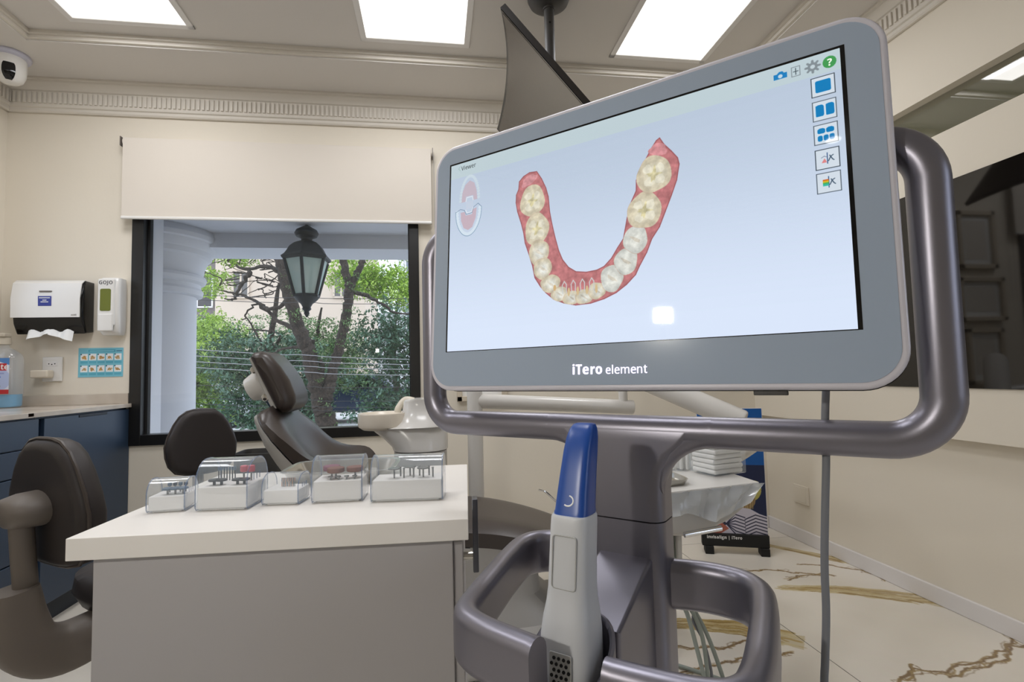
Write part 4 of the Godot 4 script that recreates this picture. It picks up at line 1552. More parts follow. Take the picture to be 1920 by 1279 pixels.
# ---------------------------------------------------------------- dental chair and unit
func dental_chair() -> void:
	var zc := -2.05
	var t := thing("dental_chair", "reclined dark brown leather dental chair by the window", "dental chair", Vector3(0, 0, zc))
	# upholstery: a cross-section carried along the line of the back, seat and leg rest
	var spine := curve([Vector3(-0.565, 0.905, 0), Vector3(-0.515, 0.83, 0), Vector3(-0.455, 0.735, 0), Vector3(-0.375, 0.645, 0), Vector3(-0.265, 0.575, 0), Vector3(-0.12, 0.525, 0), Vector3(0.05, 0.497, 0), Vector3(0.22, 0.475, 0), Vector3(0.40, 0.425, 0), Vector3(0.60, 0.345, 0), Vector3(0.85, 0.25, 0)], 5)
	var pad := Shape.new()
	var under := Shape.new()
	var pr := []
	var ur := []
	var n := spine.size()
	for i in n:
		var d := (spine[mini(i + 1, n - 1)] - spine[maxi(i - 1, 0)]).normalized()
		var up := Vector3(-d.y, d.x, 0)
		var f := i / float(n - 1)
		var w := 0.245
		if f < 0.12:
			w = lerpf(0.15, 0.235, sin(f / 0.12 * PI / 2))
		if f > 0.9:
			w = 0.245 - 0.06 * pow((f - 0.9) / 0.1, 2)
		var wing := 0.045 * smoothstep(0.02, 0.2, f) * (1.0 - smoothstep(0.42, 0.6, f)) + 0.085 * exp(-pow((f - 0.34) / 0.09, 2))
		var th := lerpf(0.045, 0.08, smoothstep(0.2, 0.5, f))
		var ring := PackedVector3Array()
		for j in 13:                     # top, hollow between the two side rolls
			var u := -1.0 + 2.0 * j / 12.0
			var y := wing * pow(absf(u), 2.2) - 0.03 * pow(absf(u), 8.0)
			ring.append(spine[i] + up * y + Vector3(0, 0, u * w))
		for j in range(12, -1, -1):
			var u := -1.0 + 2.0 * j / 12.0
			ring.append(spine[i] + up * (-th + wing * 0.55 * pow(absf(u), 2.2)) + Vector3(0, 0, u * w * 0.97))
		pr.append(ring)
		if f < 0.66:
			var rr := PackedVector3Array()
			for j in 13:
				var u := -1.0 + 2.0 * j / 12.0
				rr.append(spine[i] + up * (-th - 0.003 + wing * 0.55 * pow(absf(u), 2.2)) + Vector3(0, 0, u * w * 0.99))
			for j in range(12, -1, -1):
				var u := -1.0 + 2.0 * j / 12.0
				rr.append(spine[i] + up * (-th - lerpf(0.018, 0.035, smoothstep(0.2, 0.5, f)) - 0.02 * (1 - u * u)) + Vector3(0, 0, u * w * 0.9))
			ur.append(rr)
	loft(pad, pr)
	part("upholstery", pad, M.leather, t, 60)
	loft(under, ur)
	part("shell", under, M.unit_grey, t, 60)
	# headrest: pad, plate, joint and two chrome screws, drawn from the side
	var hz := 0.13
	var poly := PackedVector2Array()
	for q in [[486, 672], [492, 663], [508, 661], [522, 668], [540, 688], [556, 712], [566, 738], [567, 752], [560, 764], [550, 771], [541, 770], [532, 762]]:
		var p := PZ(q[0], q[1], zc)
		poly.append(Vector2(p.x, p.y))
	var hs := Shape.new()
	prism(hs, poly, -hz, hz, Transform3D(), 0.045, 6)
	part("headrest", hs, M.leather, t, 70)
	var pp := PackedVector2Array()
	for q in [[484, 674], [488, 672], [534, 762], [528, 766], [505, 722]]:
		var p := PZ(q[0], q[1], zc)
		pp.append(Vector2(p.x, p.y))
	var ps := Shape.new()
	prism(ps, pp, -0.10, 0.10, Transform3D(), 0.004)
	part("headrest_plate", ps, M.unit_grey, t)
	var jc := PZ(489, 722, zc) - Vector3(0, 0, zc)
	var ax := (PZ(505, 714, zc) - PZ(470, 731, zc)).normalized()
	var js := Shape.new()
	cyl(js, jc - ax * 0.045, jc + ax * 0.03, 0.045, 0.06, 28, 0.008)
	part("headrest_joint", js, M.unit_white, t)
	for q in [[479, 694], [500, 745]]:
		var c := PZ(q[0], q[1], zc + 0.06) - Vector3(0, 0, zc)
		var k := Shape.new()
		cyl(k, c + Vector3(0, 0, -0.05), c + Vector3(0, 0, 0.02), 0.014, -1, 18, 0.004)
		part("screw", k, M.chrome, t)
	var stem := Shape.new()
	tube(stem, PackedVector3Array([PZ(502, 744, zc) - Vector3(0, 0, zc), PZ(528, 790, zc) - Vector3(0, 0, zc)]), 0.013)
	part("headrest_stem", stem, M.chrome, t)
	# lifting arm, pedestal and floor plate
	var pe := Shape.new()
	loft(pe, [ring_at(Vector3(0.20, 0.085, 0), 0.30, 0.20, 40, 4.0), ring_at(Vector3(0.14, 0.20, 0), 0.24, 0.17, 40, 4.0), ring_at(Vector3(0.10, 0.36, 0), 0.26, 0.18, 40, 4.0), ring_at(Vector3(0.08, 0.405, 0), 0.30, 0.20, 40, 4.0)])
	part("pedestal", pe, M.unit_grey, t)
	var bp := Shape.new()
	box(bp, Vector3(0.30, 0.05, 0.03), Vector3(0.86, 0.10, 0.56), 0.03, Basis(), 4)
	part("floor_plate", bp, M.unit_grey, t)
	var cv := Shape.new()
	box(cv, Vector3(0.29, 0.103, 0.18), Vector3(0.30, 0.012, 0.20), 0.004, Basis(Vector3.RIGHT, 0.05))
	part("cover_plate", cv, M.unit_white, t)
	var c2 := Shape.new()
	box(c2, Vector3(0.25, 0.094, 0.295), Vector3(0.24, 0.012, 0.022), 0.003)
	var co := part("cover_plate", c2, M.unit_white, t)
	var tri := Shape.new()
	prism(tri, P2([-0.012, 0, 0.012, 0, 0, 0.02]), 0, 0.0012, Transform3D(Basis(Vector3.RIGHT, -PI / 2), Vector3(0.285, 0.1005, 0.304)))
	part("warning_sign", tri, mat("warning_yellow", c8(206, 180, 40), 0.5), co)


func spittoon() -> void:
	var z := -2.52
	var t := thing("spittoon_unit", "glossy white spittoon unit with a round bowl before the window", "spittoon", Vector3(PZ(788, 800, z).x, 0, z))
	var ox := -t.position.x
	var rings := []
	for q in [[690, 800, 838, 0.86], [700, 806, 839, 0.9], [722, 822, 840, 0.95], [736, 836, 840, 1.0], [738, 842, 840, 1.0]]:
		var l := PZ(q[0], q[1], z)
		var r := PZ(q[2], q[1], z)
		rings.append(ring_at(Vector3((l.x + r.x) / 2 + ox, l.y, 0), (r.x - l.x) / 2, 0.15 * q[3], 48, 2.6))
	var s := Shape.new()
	var neck := []
	for q in [[762, 748, 822], [757, 752, 826], [755, 770, 828], [748, 788, 832], [735, 796, 836], [712, 800, 838]]:
		var l := PZ(q[0], q[1], z)
		var r := PZ(q[2], q[1], z)
		neck.append(ring_at(Vector3((l.x + r.x) / 2 + ox, l.y, 0), (r.x - l.x) / 2, 0.10 + 0.05 * clampf((q[1] - 770) / 30.0, 0, 1), 48, 3.0))
	loft(s, neck + rings)
	part("body", s, M.unit_white, t, 60)
	var yb: float = rings[-1][0].y
	var lw := Shape.new()
	var l2 := PZ(740, 846, z)
	var r2 := PZ(838, 846, z)
	lathe(lw, [[1.0, yb - 0.004], [1.0, 0.05], [0.96, 0.0]], Vector3((l2.x + r2.x) / 2 + ox, 0, 0), 48, Basis(), (r2.x - l2.x) / 2, 0.14, 3.0)
	part("pedestal", lw, M.unit_grey, t)
	var zb := 0.03
	var a := PZ(671, 778, z + zb)
	var b := PZ(757, 778, z + zb)
	var rr := (b.x - a.x) / 2 + 0.01
	var bc := Vector3(a.x + rr + ox, 0, zb)
	var yt := PZ(710, 774, z + zb).y
	var bo := Shape.new()
	lathe(bo, [[rr * 0.80, yt - 0.075], [rr * 0.97, yt - 0.062], [rr, yt - 0.05], [rr, yt - 0.006], [rr * 0.97, yt], [rr * 0.90, yt - 0.004], [rr * 0.70, yt - 0.035], [rr * 0.2, yt - 0.05]], bc, 44)
	part("bowl", bo, mat("bowl_cream", c8(226, 216, 200), 0.25), t)
	var sp := Shape.new()
	var p0 := PZ(768, 752, z)
	tube(sp, curve([Vector3(p0.x + ox + 0.02, p0.y, 0), Vector3(p0.x + ox - 0.02, p0.y + 0.005, 0), Vector3(p0.x + ox - 0.05, p0.y - 0.03, 0.01), Vector3(p0.x + ox - 0.055, p0.y - 0.05, 0.01)]), 0.016, 16)
	part("spout", sp, mat("spout_cream", c8(222, 214, 198), 0.3), t)
	# post with the long arm
	var zp := -2.46
	var pc := PZ(891, 800, zp)
	var u := thing("unit_post", "white post with a long level tube arm beside the dental chair", "post", Vector3(pc.x, 0, zp))
	var ps := Shape.new()
	cyl(ps, Vector3(0, 0.0, 0), Vector3(0, 0.99, 0), 0.036, -1, 28, 0.003)
	part("post", ps, M.unit_white, u)
	var bs := Shape.new()
	cyl(bs, Vector3(0, 0.0, 0), Vector3(0, 0.03, 0), 0.09, 0.08, 32, 0.004)
	part("foot", bs, M.unit_grey, u)
	var e := PZ(1187, 762, zp)
	var ar := Shape.new()
	var y0 := PZ(892, 752, zp).y
	cyl(ar, Vector3(0.012, y0, 0.0), Vector3(e.x - pc.x, e.y - 0.004, 0.0), 0.0345, -1, 28, 0.006)
	part("arm", ar, M.unit_white, u)
	var co := Shape.new()
	cyl(co, Vector3(e.x - pc.x - 0.05, e.y + 0.02, 0), Vector3(e.x - pc.x - 0.05, e.y + 0.19, 0), 0.022, -1, 20)
	part("collar", co, M.unit_white, u)
	var d0 := Vector3(e.x - pc.x - 0.05, e.y + 0.18, 0)
	var d1 := PZ(1396, 792, -2.12) - u.position
	var dg := Shape.new()
	cyl(dg, d0, d1, 0.052, 0.050, 30, 0.012)
	part("sloping_arm", dg, M.unit_white, u)
	var dn := Shape.new()
	tube(dn, curve([d1, d1 + Vector3(0.02, -0.08, 0.05), Vector3(0.80 - pc.x, 0.58, -1.72 - zp)]), 0.028, 18)
	part("tray_arm", dn, M.unit_white, u)


func delivery_unit() -> void:
	var z := -1.55
	var t := thing("delivery_unit", "white instrument delivery unit wrapped in film, behind the scanner column", "dental unit", Vector3(0, 0.45, z))
	var poly := PackedVector2Array()
	for q in [[1170, 938], [1250, 932], [1428, 912], [1396, 954], [1372, 975], [1330, 996], [1300, 1008], [1250, 1006], [1170, 1000]]:
		var p := PZ(q[0], q[1], z + 0.12)
		poly.append(Vector2(p.x, p.y - 0.45))
	var s := Shape.new()
	prism(s, poly, -0.22, 0.12, Transform3D(), 0.012, 4)
	part("head", s, M.unit_grey, t)
	var knob := Shape.new()
	var kc := PZ(1284, 938, z + 0.12) - t.position
	cyl(knob, kc + Vector3(0, 0, -0.01), kc + Vector3(0, 0, 0.004), 0.02, 0.018, 24, 0.002)
	part("knob", knob, M.unit_white, t)
	var tp := Shape.new()
	var a := PZ(1170, 936, z + 0.13)
	var b := PZ(1422, 908, z + 0.13)
	box(tp, Vector3((a.x + b.x) / 2, (a.y + b.y) / 2 - 0.45 + 0.004, -0.06), Vector3(b.x - a.x, 0.006, 0.39), 0.002, Basis(Vector3(0, 0, 1), atan2(b.y - a.y, b.x - a.x)))
	part("tray_top", tp, M.unit_white, t)
	# crumpled clear film hanging over the front edge
	var fs := Shape.new()
	var rings := []
	for i in 21:
		var f := i / 20.0
		var top := PZ(lerpf(1236, 1431, f), lerpf(928, 905, f), z + 0.14)
		var bot := PZ(lerpf(1240, 1402, f), lerpf(986, 950, f) - 14 * sin(f * 7), z + 0.14)
		var ring := PackedVector3Array()
		for j in 9:
			var g := j / 8.0
			var p := top.lerp(bot, g) - t.position
			p.z += 0.010 * sin(f * 17 + g * 4) * g + 0.006 * sin(f * 31 + 2.0)
			ring.append(p)
		for j in range(8, -1, -1):
			ring.append(ring[j] + Vector3(0, 0, -0.0008))
		rings.append(ring)
	loft(fs, rings)
	part("film", fs, M.plastic_film, t)
	var bar := Shape.new()
	var h0 := PZ(1283, 1003, z + 0.15) - t.position
	var h1 := PZ(1352, 990, z + 0.15) - t.position
	cyl(bar, h0, h1, 0.008, -1, 14)
	part("grip_bar", bar, M.chrome, t)
	for k in 2:
		var hs := Shape.new()
		var p := PZ(1256 + 16 * k, 1000, z) - t.position
		cyl(hs, p, p - Vector3(0, 0.075, 0), 0.010, 0.008, 14)
		part("holder", hs, M.unit_grey, t)
	# four hoses down to the floor
	for k in 4:
		var h := thing("hose", ["straight pale grey hose hanging nearest the scanner column", "pale grey hose hanging between two other pale hoses", "thin twisted grey hose hanging under the delivery unit", "pale grey hose hanging farthest from the scanner column"][k], "hose")
		var p := []
		var rows := [
			[[1268, 1106], [1288, 1150], [1305, 1210], [1322, 1279], [1330, 1330]],
			[[1272, 1106], [1300, 1150], [1318, 1200], [1328, 1279], [1330, 1340]],
			[[1282, 1106], [1292, 1124], [1302, 1140], [1300, 1165], [1318, 1200], [1332, 1250], [1340, 1300]],
			[[1278, 1106], [1304, 1148], [1330, 1200], [1358, 1279], [1366, 1320]]]
		p.append(Vector3(0.72 + 0.01 * k, 0.49, z - 0.03))
		for q in rows[k]:
			p.append(PZ(q[0], q[1], z + 0.02 - 0.012 * k))
		var last: Vector3 = p[-1]
		p.append(Vector3(last.x + 0.03, 0.008, last.z))
		p.append(Vector3(last.x - 0.10, 0.008, last.z - 0.15))
		var hs := Shape.new()
		tube(hs, curve(p, 6), 0.0065 if k != 2 else 0.0045, 10)
		part("tube", hs, M.hose_grey if k != 2 else M.cable_grey, h)
	# things on the tray
	var yt := PY(1345, 905, 0.65).y
	var top_y := func(p: Vector3) -> float: return lerpf(a.y, b.y, (p.x - a.x) / (b.x - a.x)) + 0.0075
	var gp := PZ(1346, 903, z - 0.04)
	gp.y = top_y.call(gp)
	var gz := thing("gauze_box", "clear box of folded white gauze on the delivery unit", "gauze box", gp, 0.25)
	var gs := Shape.new()
	for k in 7:
		box(gs, Vector3(0, 0.01 + 0.0155 * k, 0.002 * sin(k * 2.0)), Vector3(0.118, 0.0148, 0.10), 0.006, Basis(Vector3.UP, 0.03 * sin(k * 5.0)))
	part("gauze", gs, M.cotton, gz)
	var gb := Shape.new()
	box(gb, Vector3(0, 0.061, 0), Vector3(0.132, 0.122, 0.112), 0.004)
	part("box", gb, M.acrylic, gz)
	var cp := PZ(1275, 888, z - 0.14)
	cp.y = top_y.call(cp)
	var ct := thing("cotton_pot", "round clear pot of white cotton rolls on the delivery unit", "pot", cp)
	var pot := Shape.new()
	cyl(pot, Vector3.ZERO, Vector3(0, 0.065, 0), 0.05, -1, 28, 0.003)
	part("pot", pot, M.acrylic, ct)
	for k in 14:
		var q := Vector2.from_angle(k * 2.4) * 0.011 * sqrt(k)
		var cs := Shape.new()
		cyl(cs, Vector3(q.x, 0.003, q.y), Vector3(q.x, 0.07 + 0.004 * (k % 3), q.y), 0.0062, -1, 10, 0.002)
		part("cotton_roll", cs, M.cotton, ct)
	var dp := PZ(1252, 896, z + 0.02)
	dp.y = top_y.call(dp) + 0.001
	var dt := thing("steel_dish", "small steel dish on the delivery unit behind the column", "dish", dp)
	var ds := Shape.new()
	var dr := []
	for q in [[0.0, 0.032, 0.06], [0.016, 0.040, 0.068], [0.018, 0.042, 0.07], [0.017, 0.038, 0.066], [0.003, 0.031, 0.058]]:
		dr.append(ring_at(Vector3(0, q[0], 0), q[1], q[2], 32, 5.0))
	loft(ds, dr)
	part("dish", ds, M.steel, dt)
	# a syringe tip that shows beside the wand
	var sy := thing("syringe_tip", "thin curved steel syringe tip beside the brown chair seat", "syringe tip")
	var zs := -1.72
	var sp := []
	for q in [[1010, 918], [1022, 922], [1034, 932], [1050, 946], [1075, 962]]:
		sp.append(PZ(q[0], q[1], zs))
	sp.append(Vector3(0.60, 0.545, -1.66))
	sp.append(Vector3(0.68, 0.54, -1.6))
	var ys := Shape.new()
	tube(ys, curve(sp, 6), 0.0035, 8)
	part("tip", ys, M.chrome, sy)


# ---------------------------------------------------------------- stools
func backrest_outline(w: float, h: float) -> PackedVector2Array:
	var half := [[0.0, 1.0], [0.10, 0.998], [0.20, 0.975], [0.30, 0.90], [0.38, 0.78], [0.46, 0.60], [0.50, 0.45], [0.49, 0.30], [0.45, 0.16], [0.36, 0.05], [0.22, 0.01], [0.10, 0.0], [0.0, 0.0]]
	var p := PackedVector2Array()
	for i in half.size():
		p.append(Vector2(half[i][0] * w, half[i][1] * h))
	for i in range(half.size() - 2, 0, -1):
		p.append(Vector2(-half[i][0] * w, half[i][1] * h))
	return p


func stool(called: String, label: String, at: Vector3, turn: float, seat_y: float, back_y: float, bw := 0.33) -> void:
	# local: the sitter faces -z, the backrest stands at +z
	var t := thing(called, label, "stool", at, turn)
	var bz := 0.22
	var bk := Shape.new()
	prism(bk, backrest_outline(bw, 0.27), -0.028, 0.028, Transform3D(Basis(Vector3.RIGHT, 0.06), Vector3(0, back_y, bz)), 0.022, 5)
	part("backrest", bk, M.stool_leather, t, 60)
	var rim := Shape.new()
	var loop := PackedVector3Array()
	for p in backrest_outline(bw + 0.001, 0.271):
		loop.append(Transform3D(Basis(Vector3.RIGHT, 0.06), Vector3(0, back_y, bz + 0.012)) * Vector3(p.x, p.y, 0))
	loop.append(loop[0])
	tube(rim, loop, 0.004, 6, false)
	part("piping", rim, M.leather, t)
	# bracket behind the back: cap, bent post and curved casing under the seat
	var cap := Shape.new()
	var rings := []
	for q in [[0.020, 0.045], [0.035, 0.052], [0.07, 0.05], [0.092, 0.042], [0.10, 0.025]]:
		var r := PackedVector3Array()
		for j in 24:
			var a := TAU * j / 24
			r.append(Vector3(cos(a) * q[1] * 1.1, back_y + 0.125 + sin(a) * q[1] * 0.72, bz + q[0]))
		rings.append(r)
	loft(cap, rings)
	part("bracket_cap", cap, M.grey_plastic, t, 60)
	var post := Shape.new()
	tube(post, curve([Vector3(0, back_y + 0.10, bz + 0.065), Vector3(0, back_y + 0.03, bz + 0.06), Vector3(0, back_y - 0.05, bz + 0.055), Vector3(0, seat_y - 0.02, bz + 0.07)]), 0.021, 16)
	part("post", post, M.grey_plastic, t)
	var cas := Shape.new()
	rings = []
	var path := curve([Vector3(0, seat_y + 0.03, bz + 0.072), Vector3(0, seat_y - 0.04, bz + 0.064), Vector3(0, seat_y - 0.095, bz + 0.045), Vector3(0, seat_y - 0.125, bz - 0.01), Vector3(0, seat_y - 0.115, bz - 0.10), Vector3(0, seat_y - 0.095, bz - 0.19)], 6)
	for i in path.size():
		var d := (path[mini(i + 1, path.size() - 1)] - path[maxi(i - 1, 0)]).normalized()
		var f := i / float(path.size() - 1)
		var up := Vector3.RIGHT.cross(d)
		var hw := lerpf(0.037, 0.05, f)
		var th := 0.036 + 0.016 * sin(PI * f)
		var r := PackedVector3Array()
		for j in 28:
			var a := TAU * j / 28
			var k := pow(pow(absf(cos(a)), 3.0) + pow(absf(sin(a)), 3.0), -1.0 / 3.0)
			r.append(path[i] + Vector3.RIGHT * cos(a) * k * hw + up * sin(a) * k * th)
		rings.append(r)
	loft(cas, rings)
	part("casing", cas, M.grey_plastic, t, 60)
	var pl := Shape.new()
	box(pl, Vector3(0.0615, seat_y - 0.125, bz - 0.07), Vector3(0.002, 0.014, 0.06), 0.0008)
	part("name_plate", pl, M.monitor_rim, t)
	var st := Shape.new()
	lathe(st, [[0.13, seat_y - 0.085], [0.19, seat_y - 0.075], [0.205, seat_y - 0.045], [0.20, seat_y - 0.012], [0.17, seat_y], [0.05, seat_y + 0.004]], Vector3(0, 0, -0.04), 40, Basis(), 1.0, 1.0, 2.5)
	part("seat", st, M.stool_leather, t, 60)
	var col := Shape.new()
	cyl(col, Vector3(0, 0.09, -0.04), Vector3(0, seat_y - 0.08, -0.04), 0.028, 0.024)
	part("column", col, M.chrome, t)
	for k in 5:
		var a := TAU * k / 5 + 0.5
		var d := Vector3(cos(a), 0, sin(a))
		var ls := Shape.new()
		tube(ls, PackedVector3Array([Vector3(0, 0.09, -0.04), Vector3(0, 0.075, -0.04) + d * 0.24]), [0.026, 0.016])
		var l := part("leg", ls, M.chrome, t)
		var cw := Shape.new()
		var e := d.cross(Vector3.UP)
		cyl(cw, Vector3(0, 0.03, -0.04) + d * 0.235 - e * 0.012, Vector3(0, 0.03, -0.04) + d * 0.235 + e * 0.012, 0.03, -1, 20, 0.004)
		part("caster", cw, M.rubber, l)


func stools() -> void:
	var p := PZ(112, 940, -1.30)
	# the near one shows its back bracket at the left
	var turn := deg_to_rad(-35)
	var off := Basis(Vector3.UP, turn) * Vector3(0, 0, 0.22)
	stool("dentist_stool", "black leather stool with a grey back bracket, between blue cabinet and white top", Vector3(p.x - off.x, 0, -1.30 - off.z), turn, 0.55, 0.612)
	p = PZ(390, 830, -2.45)
	var turn2 := deg_to_rad(220)
	off = Basis(Vector3.UP, turn2) * Vector3(0, 0, 0.22)
	stool("assistant_stool", "black leather stool facing the window beside the dental chair", Vector3(p.x - off.x, 0, -2.40 - off.z + 0.0), turn2, 0.47, 0.605, 0.27)
	# dark shallow bin on a stand behind it
	var a := PZ(438, 862, -2.60)
	var b := PZ(536, 862, -2.60)
	var y1 := PZ(500, 848, -2.60).y
	var t := thing("utensil_caddy", "dark grey open box on a stand between stool and chair", "caddy", Vector3((a.x + b.x) / 2, 0, -2.66))
	var w := (b.x - a.x) / 2
	var s := Shape.new()
	var rings := []
	for q in [[y1 - 0.10, 0.9, 0.95], [y1 - 0.09, 0.97, 1.0], [y1, 1.0, 1.0], [y1, 0.95, 0.93], [y1 - 0.02, 0.93, 0.9], [y1 - 0.085, 0.9, 0.86]]:
		rings.append(ring_at(Vector3(0, q[0], 0), w * q[1], 0.10 * q[2], 40, 6.0))
	loft(s, rings)
	part("box", s, M.dark_grey, t)
	var c := Shape.new()
	cyl(c, Vector3(0, 0.02, 0), Vector3(0, y1 - 0.095, 0), 0.018)
	part("stand", c, M.dark_grey, t)
	var f := Shape.new()
	cyl(f, Vector3(0, 0, 0), Vector3(0, 0.022, 0), 0.09, 0.085, 28, 0.004)
	part("foot", f, M.dark_grey, t)


# ---------------------------------------------------------------- advertising stand
func totem() -> void:
	var a := Vector3(1.425, 0, -2.725)
	var b := Vector3(1.738, 0, -2.60)
	var w := a.distance_to(b) / 2
	var c := (a + b) / 2
	var t := thing("display_stand", "blue printed display stand with a child in a striped shirt", "display stand", c, atan2(-(b.z - a.z), b.x - a.x))
	var W := 200
	var H := 420
	var im := Image.create(W, H, false, Image.FORMAT_RGB8)
	im.fill(c8(0, 86, 164))
	im.fill_rect(Rect2i(0, 190, W, 230), c8(14, 30, 70))
	im.fill_rect(Rect2i(0, 60, W, 20), c8(240, 244, 248))
	im.fill_rect(Rect2i(14, 100, 100, 8), c8(220, 232, 244))
	im.fill_rect(Rect2i(14, 118, 80, 8), c8(220, 232, 244))
	fill_poly(im, blob(165, 275, 22, 34, 0.2), c8(176, 168, 90))
	fill_poly(im, blob(132, 298, 36, 46, 0.1, 0.1), c8(150, 124, 82))
	for k in 22:
		stroke(im, [Vector2(112 + k * 2, 262 + (k % 5) * 3), Vector2(104 + k * 2.8, 300), Vector2(106 + k * 2.6, 336)], 2, [c8(186, 160, 108), c8(120, 96, 64), c8(206, 184, 130), c8(98, 78, 54)][k % 4], 0.7)
	fill_poly(im, P2([60, 400, 80, 352, 104, 330, 150, 336, 178, 352, 200, 360, 200, 420, 60, 420]), c8(206, 202, 216))
	for k in 7:
		stroke(im, [Vector2(66, 400 + k * 6 - k * 10), Vector2(104, 356 + k * 11), Vector2(134, 366 + k * 11)], 3, c8(36, 38, 66), 0.95)
		stroke(im, [Vector2(134, 372 + k * 11), Vector2(166, 356 + k * 11), Vector2(200, 366 + k * 11)], 3, c8(36, 38, 66), 0.95)
	fill_poly(im, P2([0, 400, 60, 382, 84, 404, 60, 420, 0, 420]), c8(176, 100, 84))
	var y0 := 0.105
	var y1 := 0.775
	part("board", bx(Vector3(-w, y0, -0.012), Vector3(w, y1, 0), 0.001), M.white_plastic, t)
	var tm := Basis()
	put("print", quad_mesh(Vector3(-w + 0.003, y1 - 0.002, 0.0006), Vector3(w - 0.003, y1 - 0.002, 0.0006), Vector3(w - 0.003, y0, 0.0006), Vector3(-w + 0.003, y0, 0.0006)), picture("display_print", im, 0.35), t)
	var bs := Shape.new()
	box(bs, Vector3(0, 0.0725, -0.004), Vector3(2 * w, 0.065, 0.05), 0.003)
	part("base", bs, M.rubber, t)
	for x in [-w + 0.035, w - 0.025]:
		var fs := Shape.new()
		box(fs, Vector3(x, 0.02, -0.004), Vector3(0.045, 0.04, 0.075), 0.003)
		part("foot", fs, M.rubber, t)
	lettering("name", "invisalign | iTero", 0.022, M.paper, t, Vector3(-0.055, 0.088, 0.0212), Basis(), true, 0.0005)


# ---------------------------------------------------------------- overhead things
func television() -> void:
	var A := Vector3(0.255, 2.325, -1.8)
	var e1 := Vector3(0.105, 0, -0.9945)
	var e2 := Vector3(0.659, -0.752, 0).normalized()
	var nf := e1.cross(e2).normalized()       # which way the screen looks
	if nf.y > 0:
		nf = -nf
	var L := 0.95
	var Hh := 0.48
	var pole := Vector3(0.518, SOFFIT, -2.14)
	var t := thing("television", "dark curved television hanging from a ceiling pole", "television", Vector3(pole.x, CEIL, pole.z))
	var o := A - t.position
	var strip := func(s0: float, s1: float, h0: float, h1: float, d0: float, d1: float) -> Shape:
		var s := Shape.new()
		var rings := []
		for i in 25:
			var f := lerpf(s0, s1, i / 24.0)
			var sag := -0.05 * (1.0 - pow(2 * f - 1, 2))
			var p := o + e1 * L * f + nf * sag
			rings.append(PackedVector3Array([p + e2 * h0 + nf * d0, p + e2 * h1 + nf * d0, p + e2 * h1 + nf * d1, p + e2 * h0 + nf * d1]))
		loft(s, rings)
		return s
	part("housing", strip.call(0.0, 1.0, 0.0, Hh, -0.024, 0.0), mat("tv_black", c8(34, 30, 28), 0.35), t)
	part("bezel", strip.call(0.004, 0.996, 0.004, Hh - 0.004, 0.0, 0.002), M.black_gloss, t)
	part("screen", strip.call(0.018, 0.982, 0.014, Hh - 0.014, 0.002, 0.003), mat("tv_screen", c8(70, 63, 55), 0.22, 0, 0.6), t)
	var ps := Shape.new()
	var down := 2.26 - t.position.y
	cyl(ps, Vector3(0, -0.06, 0), Vector3(0.0, down, 0), 0.022, -1, 24)
	part("pole", ps, M.dark_grey, t)
	for y in [-0.14, -0.30]:
		var h := Shape.new()
		cyl(h, Vector3(-0.002, y, 0.019), Vector3(-0.002, y, 0.0226), 0.0045, -1, 10)
		part("pin_hole", h, M.hole, t)
	var cs := Shape.new()
	lathe(cs, [[0.092, 0.0], [0.092, -0.022], [0.084, -0.040], [0.055, -0.056], [0.026, -0.064], [0.026, -0.072]], Vector3.ZERO, 40)
	part("ceiling_cup", cs, M.dark_grey, t)
	var mid := o + e1 * L * 0.42 + e2 * Hh * 0.45 - nf * 0.09
	var br := Shape.new()
	box(br, mid + nf * 0.02, Vector3(0.2, 0.03, 0.2), 0.006, frame_of(e1, nf))
	part("bracket", br, M.dark_grey, t)
	var ar := Shape.new()
	tube(ar, PackedVector3Array([Vector3(0, down, 0), mid]), 0.018)
	part("joint", ar, M.dark_grey, t)


func security_camera() -> void:
	var c := PY(20, 103, SOFFIT)
	var t := thing("security_camera", "white dome security camera on the ceiling border", "security camera", Vector3(c.x, SOFFIT, c.z))
	var b := Shape.new()
	lathe(b, [[0.078, 0.0], [0.080, -0.008], [0.076, -0.018], [0.060, -0.022]], Vector3.ZERO, 40)
	part("base", b, mat("camera_base", c8(206, 206, 222), 0.3), t)
	var d := Shape.new()
	lathe(d, [[0.060, -0.020], [0.062, -0.03], [0.062, -0.075], [0.060, -0.10], [0.050, -0.128], [0.032, -0.142], [0.008, -0.148]], Vector3.ZERO, 40)
	part("dome", d, M.white_plastic, t)
	var l := Shape.new()
	var to := (EYE - t.position)
	to.y = 0
	to = to.normalized().rotated(Vector3.UP, -0.1)
	var rings := []
	for i in 9:
		var y := -0.065 - 0.075 * i / 8.0
		var rad := 0.0632 if i < 5 else 0.0632 * sqrt(maxf(0.05, 1 - pow((i - 4) / 5.2, 2)))
		var hw := 0.4 * sqrt(maxf(0.05, 1 - pow((i - 4.0) / 5.0, 4)))
		var r := PackedVector3Array()
		for j in 7:
			var a := lerpf(-hw, hw, j / 6.0)
			r.append(to.rotated(Vector3.UP, a) * rad + Vector3(0, y, 0))
		for j in range(6, -1, -1):
			var a := lerpf(-hw, hw, j / 6.0)
			r.append(to.rotated(Vector3.UP, a) * (rad - 0.006) + Vector3(0, y, 0))
		rings.append(r)
	loft(l, rings)
	part("lens", l, M.black_gloss, t)


